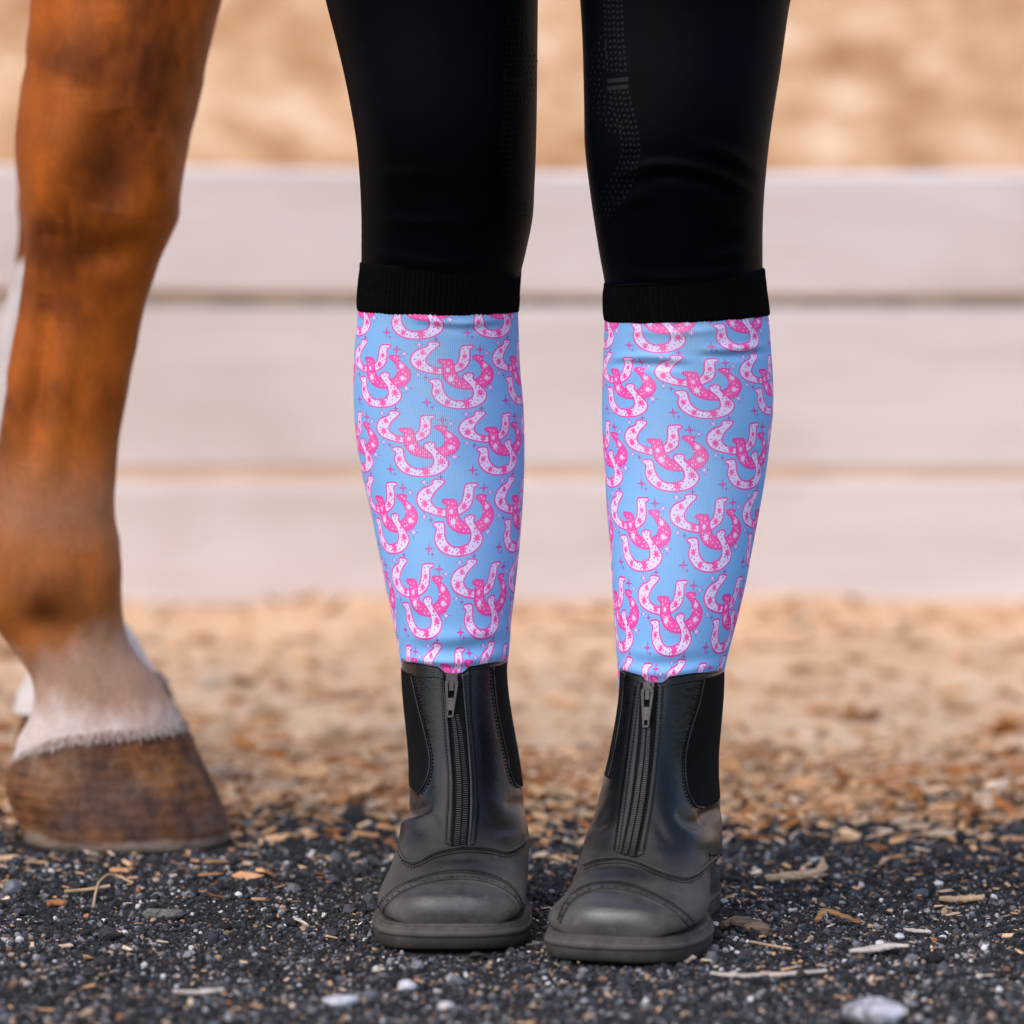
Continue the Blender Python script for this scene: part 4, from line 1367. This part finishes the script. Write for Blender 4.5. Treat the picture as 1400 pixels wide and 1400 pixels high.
def coat(V, near):
    """coat colour by where it grows: chestnut above, white stockings and roan hair below"""
    z = V[:, 2]
    px, py = project(V if near else V - np.array([FDX, FDY, 0]))
    n1 = vnoise(px / 30 + 5, py / 45, 41); n2 = vnoise(px / 9, py / 22, 42); n3 = vnoise(px / 70, py / 80, 43)
    base = np.array([0.345, 0.080, 0.0065]); deep_ = np.array([0.085, 0.017, 0.0020]); light = np.array([0.36, 0.130, 0.036]); roan = np.array([0.38, 0.25, 0.185]); white = np.array([0.66, 0.58, 0.54])
    c = base[None] * (0.8 + 0.4 * n1)[:, None]

    def blend(c, col, w):
        w = np.clip(w, 0, 1)[:, None]
        return c * (1 - w) + col[None] * w
    c = blend(c, deep_, (n3 - 0.45) * 1.6 + (n2 - 0.5) * 0.5)
    # darker knee hollow and fetlock patch
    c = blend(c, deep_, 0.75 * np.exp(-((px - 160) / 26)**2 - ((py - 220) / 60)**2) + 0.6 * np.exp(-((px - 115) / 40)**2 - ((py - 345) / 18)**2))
    if near:
        low = np.clip((py - 560) / 130, 0, 1)
        c = blend(c, light, low * (0.55 + 0.5 * (n2 - 0.5)))
        c = blend(c, roan, np.clip((py - 620) / 90, 0, 1) * 0.30 * np.clip((760 - py) / 60, 0, 1) * (0.4 + n1))
        fet = np.exp(-((px - 60) / 60)**2 - ((py - 800 + 0.25 * (px - 60)) / 48)**2)
        c = blend(c, np.array([0.19, 0.055, 0.012]), fet * (0.75 + 0.5 * (n2 - 0.5)))
        c = blend(c, deep_, 0.7 * np.exp(-((px - 60) / 28)**2 - ((py - 830) / 28)**2))
        c = blend(c, roan, np.clip((py - 850 - 40 * (n2 - 0.5) + (px - 110) * 0.35) / 50, 0, 1) * (0.75))
        c = blend(c, white, np.clip((py - 935 - 30 * (n2 - 0.5) - np.clip(px - 60, 0, 90) * 0.25 + 26 * (vnoise(px / 7, py / 60, 47) - 0.5)) / 45, 0, 1) * 0.58)
        c = blend(c, white, np.clip((40 - px) / 30, 0, 1) * np.clip((py - 880) / 40, 0, 1) * 0.8)
    else:
        c = blend(c, white, np.clip((py - 372 - 14 * (n2 - 0.5)) / 14, 0, 1))
    return c


# the rest of the body, above and left of the frame, one mesh with the legs
def loft_axis(stations, n=40):
    """stations: centre (x,y,z), half sizes across, up, axis direction; rings perpendicular to the axis"""
    VV = []
    a_ = np.arange(n) * 2 * math.pi / n
    for (c_, hy, hu, ax) in stations:
        ax = Vector(ax).normalized(); yv = Vector((0, 1, 0)); up = ax.cross(yv).normalized()
        for q in a_:
            VV.append(tuple(Vector(c_) + yv * (hy * math.cos(q)) + up * (hu * math.sin(q))))
    return VV, ring_faces(len(stations), n, True)


parts_v = [HV, far_v]; parts_f = [LEG_F, LEG_F]; cols = [coat(HV, True), coat(far_v, False)]
MY = HY + 0.135
X0 = -0.22
trunk = [((X0 + 0.22, MY, 1.22), 0.10, 0.16, (-1, 0, 0)), ((X0 + 0.12, MY, 1.18), 0.21, 0.29, (-1, 0, 0)), ((X0, MY, 1.18), 0.24, 0.34, (-1, 0, 0)), ((X0 - 0.3, MY, 1.15), 0.27, 0.34, (-1, 0, 0)), ((X0 - 0.7, MY, 1.15), 0.29, 0.33, (-1, 0, 0)),
         ((X0 - 1.05, MY, 1.2), 0.28, 0.31, (-1, 0, 0)), ((X0 - 1.35, MY, 1.22), 0.25, 0.29, (-1, 0, 0)), ((X0 - 1.55, MY, 1.2), 0.16, 0.22, (-1, 0, 0)), ((X0 - 1.62, MY, 1.2), 0.05, 0.08, (-1, 0, 0))]
neck = [((X0 + 0.0, MY, 1.28), 0.17, 0.27, (0.6, 0, 0.8)), ((X0 + 0.25, MY, 1.5), 0.11, 0.2, (0.6, 0, 0.8)), ((X0 + 0.45, MY, 1.75), 0.085, 0.15, (0.6, 0, 0.8)), ((X0 + 0.55, MY, 1.93), 0.08, 0.12, (0.9, 0, 0.3)),
        ((X0 + 0.72, MY, 1.90), 0.095, 0.13, (0.8, 0, -0.5)), ((X0 + 0.90, MY, 1.72), 0.075, 0.10, (0.75, 0, -0.65)), ((X0 + 1.05, MY, 1.56), 0.055, 0.07, (0.75, 0, -0.65)), ((X0 + 1.10, MY, 1.50), 0.03, 0.04, (0.75, 0, -0.65))]
extra = [trunk, neck]
for sy in (-1, 1):
    hy = MY + sy * 0.135
    hx = X0 - 1.38
    extra.append([((hx + 0.02, hy, 1.12), 0.12, 0.24, (0, 0, -1)), ((hx - 0.02, hy, 0.88), 0.09, 0.15, (0, 0, -1)), ((hx - 0.10, hy, 0.68), 0.06, 0.085, (0, 0, -1)), ((hx - 0.15, hy, 0.55), 0.045, 0.07, (0, 0, -1)),
                  ((hx - 0.13, hy, 0.45), 0.036, 0.048, (0, 0, -1)), ((hx - 0.115, hy, 0.28), 0.03, 0.038, (0, 0, -1)), ((hx - 0.11, hy, 0.19), 0.04, 0.05, (0, 0, -1)), ((hx - 0.085, hy, 0.12), 0.035, 0.045, (0, 0, -1)), ((hx - 0.05, hy, 0.07), 0.05, 0.065, (0, 0, -1)), ((hx - 0.04, hy, 0.0), 0.062, 0.08, (0, 0, -1))])
for st_ in extra:
    v_, f_ = loft_axis(st_)
    parts_v.append(np.array(v_)); parts_f.append(f_)
    cols.append(np.tile(np.array([0.21, 0.066, 0.017]), (len(v_), 1)))
AV = np.concatenate(parts_v); AF = []; off = 0
for v_, f_ in zip(parts_v, parts_f):
    AF += [tuple(i + off for i in f) for f in f_]; off += len(v_)
t = NT('horse_coat')
co = t.coords()
at = t.node('ShaderNodeAttribute', attribute_name='coat')
hair = t.noise(230, 4, 0.65, co, (1.8, 1.8, 0.75))
mot = t.noise(18, 6, 0.65, co, (1.3, 1.3, 0.85))
c = t.mix(1.0, at.outputs['Color'], t.ramp(hair, [(0.3, 0.85), (0.7, 1.12)]), 'MULTIPLY')
c = t.mix(1.0, c, t.ramp(mot, [(0.3, 0.84), (0.65, 1.16)]), 'MULTIPLY')
t.bump(hair, 0.18, 0.002)
M_coat = t.set(c, 0.55, 0.16)
body = mesh_obj('body', AV, AF, M_coat)
at_ = body.data.attributes.new('coat', 'FLOAT_COLOR', 'POINT')
at_.data.foreach_set('color', np.c_[np.concatenate(cols), np.ones(len(AV))].astype(np.float32).ravel())
body.parent = horse; body.matrix_parent_inverse = Matrix.Translation((0.31, -HY, 0))

# hooves: coronet ring to ground ring, toe sloping forward
t = NT('horn_hoof')
co = t.coords()
h1 = t.noise(26, 6, 0.65, co); h2 = t.noise(60, 4, 0.6, co, (1.6, 1.6, 0.6)); h3 = t.noise(9, 3, 0.5, co)
c = t.ramp(h1, [(0.32, (0.030, 0.012, 0.007)), (0.46, (0.105, 0.042, 0.017)), (0.58, (0.20, 0.080, 0.028)), (0.76, (0.30, 0.155, 0.078))])
c = t.mix(t.ramp(h3, [(0.46, 0.0), (0.6, 0.6)]), c, (0.045, 0.036, 0.038))
c = t.mix(1.0, c, t.ramp(h2, [(0.3, 0.75), (0.7, 1.25)]), 'MULTIPLY')
sep = t.node('ShaderNodeSeparateXYZ'); t.link(co, sep.inputs[0])
rim = t.ramp(t.math('MULTIPLY', t.math('ADD', sep.outputs['Z'], t.math('MULTIPLY', t.noise(24, 3, 0.5, co), 0.03)), 20.0), [(0.42, 0.75), (0.55, 0.0)])
c = t.mix(rim, c, (0.34, 0.26, 0.21))
wv = t.node('ShaderNodeTexWave', wave_type='BANDS', bands_direction='Z')
wv.inputs['Scale'].default_value = 34; wv.inputs['Distortion'].default_value = 5; wv.inputs['Detail'].default_value = 3; wv.inputs['Detail Scale'].default_value = 1.5
t.link(co, wv.inputs['Vector'])
c = t.mix(1.0, c, t.ramp(wv.outputs['Fac'], [(0.0, 0.93), (1.0, 1.05)]), 'MULTIPLY')
c = t.mix(t.ramp(t.noise(40, 5, 0.7, co), [(0.5, 0.0), (0.75, 0.35)]), c, (0.28, 0.20, 0.165))
t.bump(t.math('ADD', t.math('ADD', h2, h1), t.math('MULTIPLY', wv.outputs['Fac'], 0.25)), 0.45, 0.003)
M_hoof = t.set(c, 0.62, 0.12)
# px: level, back x, front x, py at back, py at front  (side view)
HOOF = [(0.0, 22, 250, 1040, 990), (0.06, 15, 256, 1048, 996), (0.3, 8, 273, 1066, 1032), (0.55, 9, 290, 1084, 1068), (0.8, 17, 306, 1105, 1104), (0.95, 26, 315, 1128, 1130), (0.985, 30, 317, 1142, 1146), (1.0, 33, 315, 1150, 1152)]


def make_hoof(dx, dy):
    VV = []; n = 64
    k = cr(HOOF, np.linspace(0, 1, 26))
    a_ = np.arange(n) * 2 * math.pi / n
    for i, (l, r, yl, yr) in enumerate(k):
        u = i / 25
        a = at_depth(l, yl, HY); b = at_depth(r, yr, HY)
        cx, hw = (a.x + b.x) / 2, (b.x - a.x) / 2
        sn = np.sin(a_); cs = np.cos(a_)
        e = 2.5
        X = np.sign(sn) * np.abs(sn)**(2 / e) * hw
        wid = (0.050 + 0.016 * u)
        Yv = -np.sign(cs) * np.abs(cs)**(2 / 2.1) * wid * (1 - 0.10 * np.clip(-sn, 0, 1))
        f = (X / hw + 1) / 2
        Z = a.z + (b.z - a.z) * f
        # the coronet line bows up between heel and toe
        Z = Z + 0.011 * np.sin(np.pi * np.clip(f, 0, 1)**0.6) * (1 - u)**1.5
        Z = np.maximum(Z, 0.001 + 0.004 * (1 - u))
        g = 0.0008 * np.sin(u * 40 + X * 20)
        VV.append(np.c_[cx + X * (1 + g * 8) + dx, HY + Yv + dy, Z])  # dx, dy carry a copy to the far side
    VV.append(np.c_[np.full(n, VV[-1][:, 0].mean()) + (VV[-1][:, 0] - VV[-1][:, 0].mean()) * 0.9, HY + dy + (VV[-1][:, 1] - HY - dy) * 0.9, np.full(n, 0.0005)])
    o = mesh_obj('hoof', np.concatenate(VV), ring_faces(27, n, True), M_hoof)
    o.parent = horse; o.matrix_parent_inverse = Matrix.Translation((0.31, -HY, 0))
    return o


near_hoof = make_hoof(0, 0)
far_hoof = make_hoof(FDX, FDY)
for v in far_hoof.data.vertices:
    v.co.x = -0.336 + (v.co.x + 0.337) * 0.88

# the ragged hairline that falls over the top of each hoof
def hair_fringe(hoof_o, near, seed):
    rs = np.random.default_rng(seed)
    co_ = np.zeros(len(hoof_o.data.vertices) * 3, np.float32); hoof_o.data.vertices.foreach_get('co', co_)
    ring = co_.reshape(-1, 64, 3)[:4].astype(float)
    ctr = ring[0].mean(0)
    mb = MB(); hc = []
    pal = [(0.40, 0.31, 0.26), (0.32, 0.22, 0.17), (0.22, 0.135, 0.09), (0.46, 0.385, 0.34)]
    for k in range(2600):
        j = rs.integers(0, 64); f = rs.uniform()
        p = Vector(ring[0, j] * (1 - f) + ring[0, (j + 1) % 64] * f)
        out = Vector((p.x - ctr[0], (p.y - ctr[1]) * 1.6, 0)).normalized()
        down = (Vector(ring[3, j]) - Vector(ring[0, j])).normalized()
        ln = rs.uniform(0.004, 0.008) * (1.0 if rs.uniform() < 0.88 else 1.5)
        p = p - down * rs.uniform(0.001, 0.006) + out * 0.0003
        d = (down + out * rs.uniform(0.0, 0.12) + Vector(rs.normal(0, 0.10, 3))).normalized()
        w = out.cross(d).normalized() * 0.0006
        m_, b = p + d * ln * 0.55 + out * 0.0016, p + d * ln + out * 0.0008
        mb.add([p - w, p + w, m_ + w, m_ - w, b], [(0, 1, 2, 3), (3, 2, 4)])
        c_ = np.array(pal[rs.choice(4, p=[.4, .3, .12, .18])]) * rs.uniform(0.8, 1.15)
        hc += [np.r_[c_, 1]] * 5
    o = mb.build('fetlock_hair', M_coat, horse, False)
    at = o.data.attributes.new('coat', 'FLOAT_COLOR', 'POINT')
    at.data.foreach_set('color', np.array(hc, np.float32).ravel())
    o.matrix_parent_inverse = Matrix.Translation((0.31, -HY, 0))
    tag(o, kind='stuff')


hair_fringe(near_hoof, True, 5)
hair_fringe(far_hoof, False, 6)

# ------------------------------------------------------------------ single stones, chips and twigs one can point to
M_pale = simple('pale_quartz_stone', (0.50, 0.49, 0.51), 0.6, 0.35, 120, 0.5, 300)
M_grey = simple('grey_stone', (0.16, 0.16, 0.18), 0.75, 0.4, 140, 0.6, 300)
M_dark = simple('black_stone', (0.022, 0.022, 0.024), 0.8, 0.4, 140, 0.7, 300)
M_patchy = simple('chalky_stone', (0.36, 0.355, 0.38), 0.9, 0.75, 90, 0.8, 200, spec=0.1)
M_mott = simple('mottled_clod', (0.10, 0.097, 0.09), 0.9, 0.8, 260, 0.9, 300)


def woodm(name, col, var=0.35):
    t = NT(name)
    co = t.coords()
    f = t.noise(120, 5, 0.65, co, (0.25, 2.5, 2.5))
    t.bump(f, 0.5, 0.001)
    return t.set(t.ramp(f, [(0.28, tuple(c * (1 - var * 1.5) for c in col)), (0.5, col), (0.75, tuple(min(1, c * (1 + var)) for c in col))]), 0.85, 0.2)


M_wtan = woodm('tan_wood', (0.50, 0.33, 0.20)); M_wpale = woodm('bleached_wood', (0.50, 0.43, 0.37)); M_wora = woodm('orange_wood', (0.36, 0.16, 0.06)); M_leaf = woodm('dead_leaf', (0.24, 0.125, 0.055), 0.6); M_bark = woodm('dark_bark', (0.13, 0.09, 0.065), 0.6)


def stone(name, px, py, wpx, hpx, mat, label, cat='stone', dz=0.0):
    """an angular stone sitting on the ground; px,py is its lower middle in the photograph"""
    p = on_ground(px, py)
    D = (p - CAM).dot(FWD)
    w, h = wpx * D / F / 2, hpx * D / F / 2
    bm = bmesh.new(); bmesh.ops.create_icosphere(bm, subdivisions=2, radius=1)
    rs = random.Random(int(px * 7 + py))
    cuts = [(Vector((rs.gauss(0, 1), rs.gauss(0, 1), rs.gauss(0, 1))).normalized(), rs.uniform(0.62, 0.9)) for _ in range(9)]
    for v in bm.verts:
        for n, d in cuts:
            e = v.co.dot(n) - d
            if e > 0: v.co -= n * e
        v.co += Vector((rs.gauss(0, 0.02), rs.gauss(0, 0.02), rs.gauss(0, 0.02)))
        v.co = Vector((v.co.x * w * 1.1, v.co.y * w * 0.9, v.co.z * h * 1.15))
    me = bpy.data.meshes.new(name); bm.to_mesh(me); bm.free()
    me.materials.append(mat)
    o = bpy.data.objects.new(name, me); COL.objects.link(o)
    gz = float(ground_z([p.x], [p.y])[0])
    o.location = (p.x, p.y + w * 0.5, gz + h * 0.75 + dz)
    o.rotation_euler = (0, 0, rs.uniform(-0.4, 0.4))
    return tag(o, label, cat)


def chip(name, pts, wid, th, mat, label, cat='wood chip', lift=0.003, taper=True, n=14, ragged=0.0):
    """a splinter, chip or stalk along px points on the ground (optional third value lifts it, m)"""
    P = []
    for q in pts:
        g = on_ground(q[0], q[1])
        P.append(Vector((g.x, g.y, float(ground_z([g.x], [g.y])[0]) + lift + (q[2] if len(q) > 2 else 0))))
    q = smooth_line([tuple(v) for v in P], n)
    rs = random.Random(int(pts[0][0] * 3 + pts[0][1]))
    c0 = q.mean(0)
    V = []
    for i in range(n):
        t_ = q[min(i + 1, n - 1)] - q[max(i - 1, 0)]
        t_ = Vector(t_).normalized(); a = t_.cross(Vector((0, 0, 1))).normalized(); b = a.cross(t_)
        f = 1.0
        if taper: f = min(1, 0.35 + 2.4 * min(i, n - 1 - i) / (n - 1))
        w = wid * f * (1 + rs.uniform(-ragged, ragged)); h = th * (0.6 + 0.4 * f)
        for k in range(8):
            an = 2 * math.pi * k / 8 + 0.39
            s = Vector(q[i] - c0) + a * (math.cos(an) * w) + b * (math.sin(an) * h * (1 + rs.uniform(-ragged, ragged)))
            V.append(tuple(s))
    o = mesh_obj(name, V, ring_faces(n, 8, True), mat, None, False)
    o.location = tuple(c0)
    return tag(o, label, cat)


chip('wood_splinter', [(972, 1338), (1020, 1343), (1070, 1342), (1130, 1339)], 0.004, 0.0015, M_wpale, 'long bleached wood splinter lying in front of the right boot', ragged=0.3)
chip('wood_chip', [(1162, 1313), (1190, 1311), (1215, 1307), (1242, 1308)], 0.0085, 0.0016, M_wpale, 'broad weathered wood chip with split ends on black gravel right of the boots', ragged=0.35, lift=0.005)
chip('bark_piece', [(984, 1276), (1005, 1276, 0.004), (1030, 1280, 0.003), (1052, 1285)], 0.008, 0.0035, M_bark, 'dark ragged bark piece touching the outer side of the right boot sole', 'bark', ragged=0.4, lift=0.004)
chip('wood_stick', [(1046, 1204), (1075, 1201), (1105, 1197), (1120, 1193), (1125, 1184, 0.004)], 0.0042, 0.0035, M_wtan, 'pale tan stick with upturned end in the blurred gravel right of the boots', 'stick', ragged=0.2)
chip('bark_chip', [(1284, 1232), (1310, 1232), (1346, 1231)], 0.006, 0.0025, M_wtan, 'flat tan bark chip with dark underside near the right edge', ragged=0.3)
chip('straw', [(88, 1224), (118, 1223), (150, 1221)], 0.0015, 0.0012, M_wtan, 'straight tan straw lying on gravel below the hoof', 'straw', lift=0.006, taper=False)
chip('dry_stalk', [(128, 1238), (131, 1228, 0.004), (138, 1218, 0.006), (155, 1211, 0.006), (182, 1214)], 0.0009, 0.0009, M_wtan, 'thin curved dry stalk crossing a straight straw below the hoof', 'stalk', taper=False)
chip('orange_chip', [(66, 1233), (78, 1231), (88, 1233)], 0.005, 0.0022, M_wora, 'orange brown wood chip left of the straight straw', ragged=0.3)
chip('thin_stalk', [(1026, 1300), (1055, 1306), (1082, 1310)], 0.0008, 0.0008, M_wtan, 'thin pale stalk lying between dark bark and the long splinter', 'stalk', lift=0.006, taper=False)
chip('wood_sliver', [(404, 1269), (413, 1273), (420, 1278)], 0.0013, 0.0010, M_wpale, 'small pale wood sliver on gravel left of the left boot', 'wood sliver', lift=0.007, taper=False)
chip('leaf_curl', [(1116, 1272), (1130, 1268, 0.006), (1148, 1270, 0.003), (1178, 1275)], 0.0045, 0.0010, M_leaf, 'curled brown dry leaf on the gravel right of the boots', 'leaf', ragged=0.5, lift=0.006)
chip('wood_shard', [(1236, 1276), (1255, 1280), (1272, 1284)], 0.003, 0.0013, M_wpale, 'short bleached wood shard behind the broad weathered chip', ragged=0.2)
chip('bleached_chip', [(470, 1367), (490, 1367), (526, 1366)] if False else [(236, 1368), (265, 1368), (306, 1366)], 0.0028, 0.0018, M_wpale, 'long blurred pale chip in the left foreground', ragged=0.2, lift=0.004)
stone('white_stone', 555, 1357, 27, 18, M_pale, 'bluish white stone in front of the left boot')
stone('white_stone', 468, 1388, 50, 18, M_pale, 'long white stone at the bottom edge left of the left boot')
stone('white_stone', 1195, 1404, 84, 40, M_patchy, 'large pale blurred stone at the bottom edge right of the boots')
stone('white_stone', 610, 1388, 23, 15, M_pale, 'small white stone at the bottom edge below the left boot')
stone('grey_stone', 571, 1328, 19, 14, M_grey, 'grey pointed stone just under the left boot toe')
stone('grey_stone', 15, 1219, 27, 22, M_grey, 'grey angular stone at the left edge below the hoof')
stone('grey_stone', 216, 1232, 18, 11, M_grey, 'small blue grey stone right of the curved dry stalk')
stone('pale_pebble', 1203, 1297, 14, 9, M_pale, 'small pale pebble just above the broad weathered chip', 'pebble')
stone('pale_pebble', 1230, 1284, 14, 10, M_pale, 'white crumbly pebble beside the short wood shard', 'pebble')
stone('dark_stone', 147, 1290, 34, 20, M_dark, 'rounded black stone on the gravel below the straws')
stone('dark_stone', 485, 1130, 36, 32, M_dark, 'black blurred lump at the edge of the sand between hoof and boot')
stone('clod', 222, 1254, 58, 17, M_mott, 'mottled grey crumbly clod on gravel between hoof and left boot', 'clod')
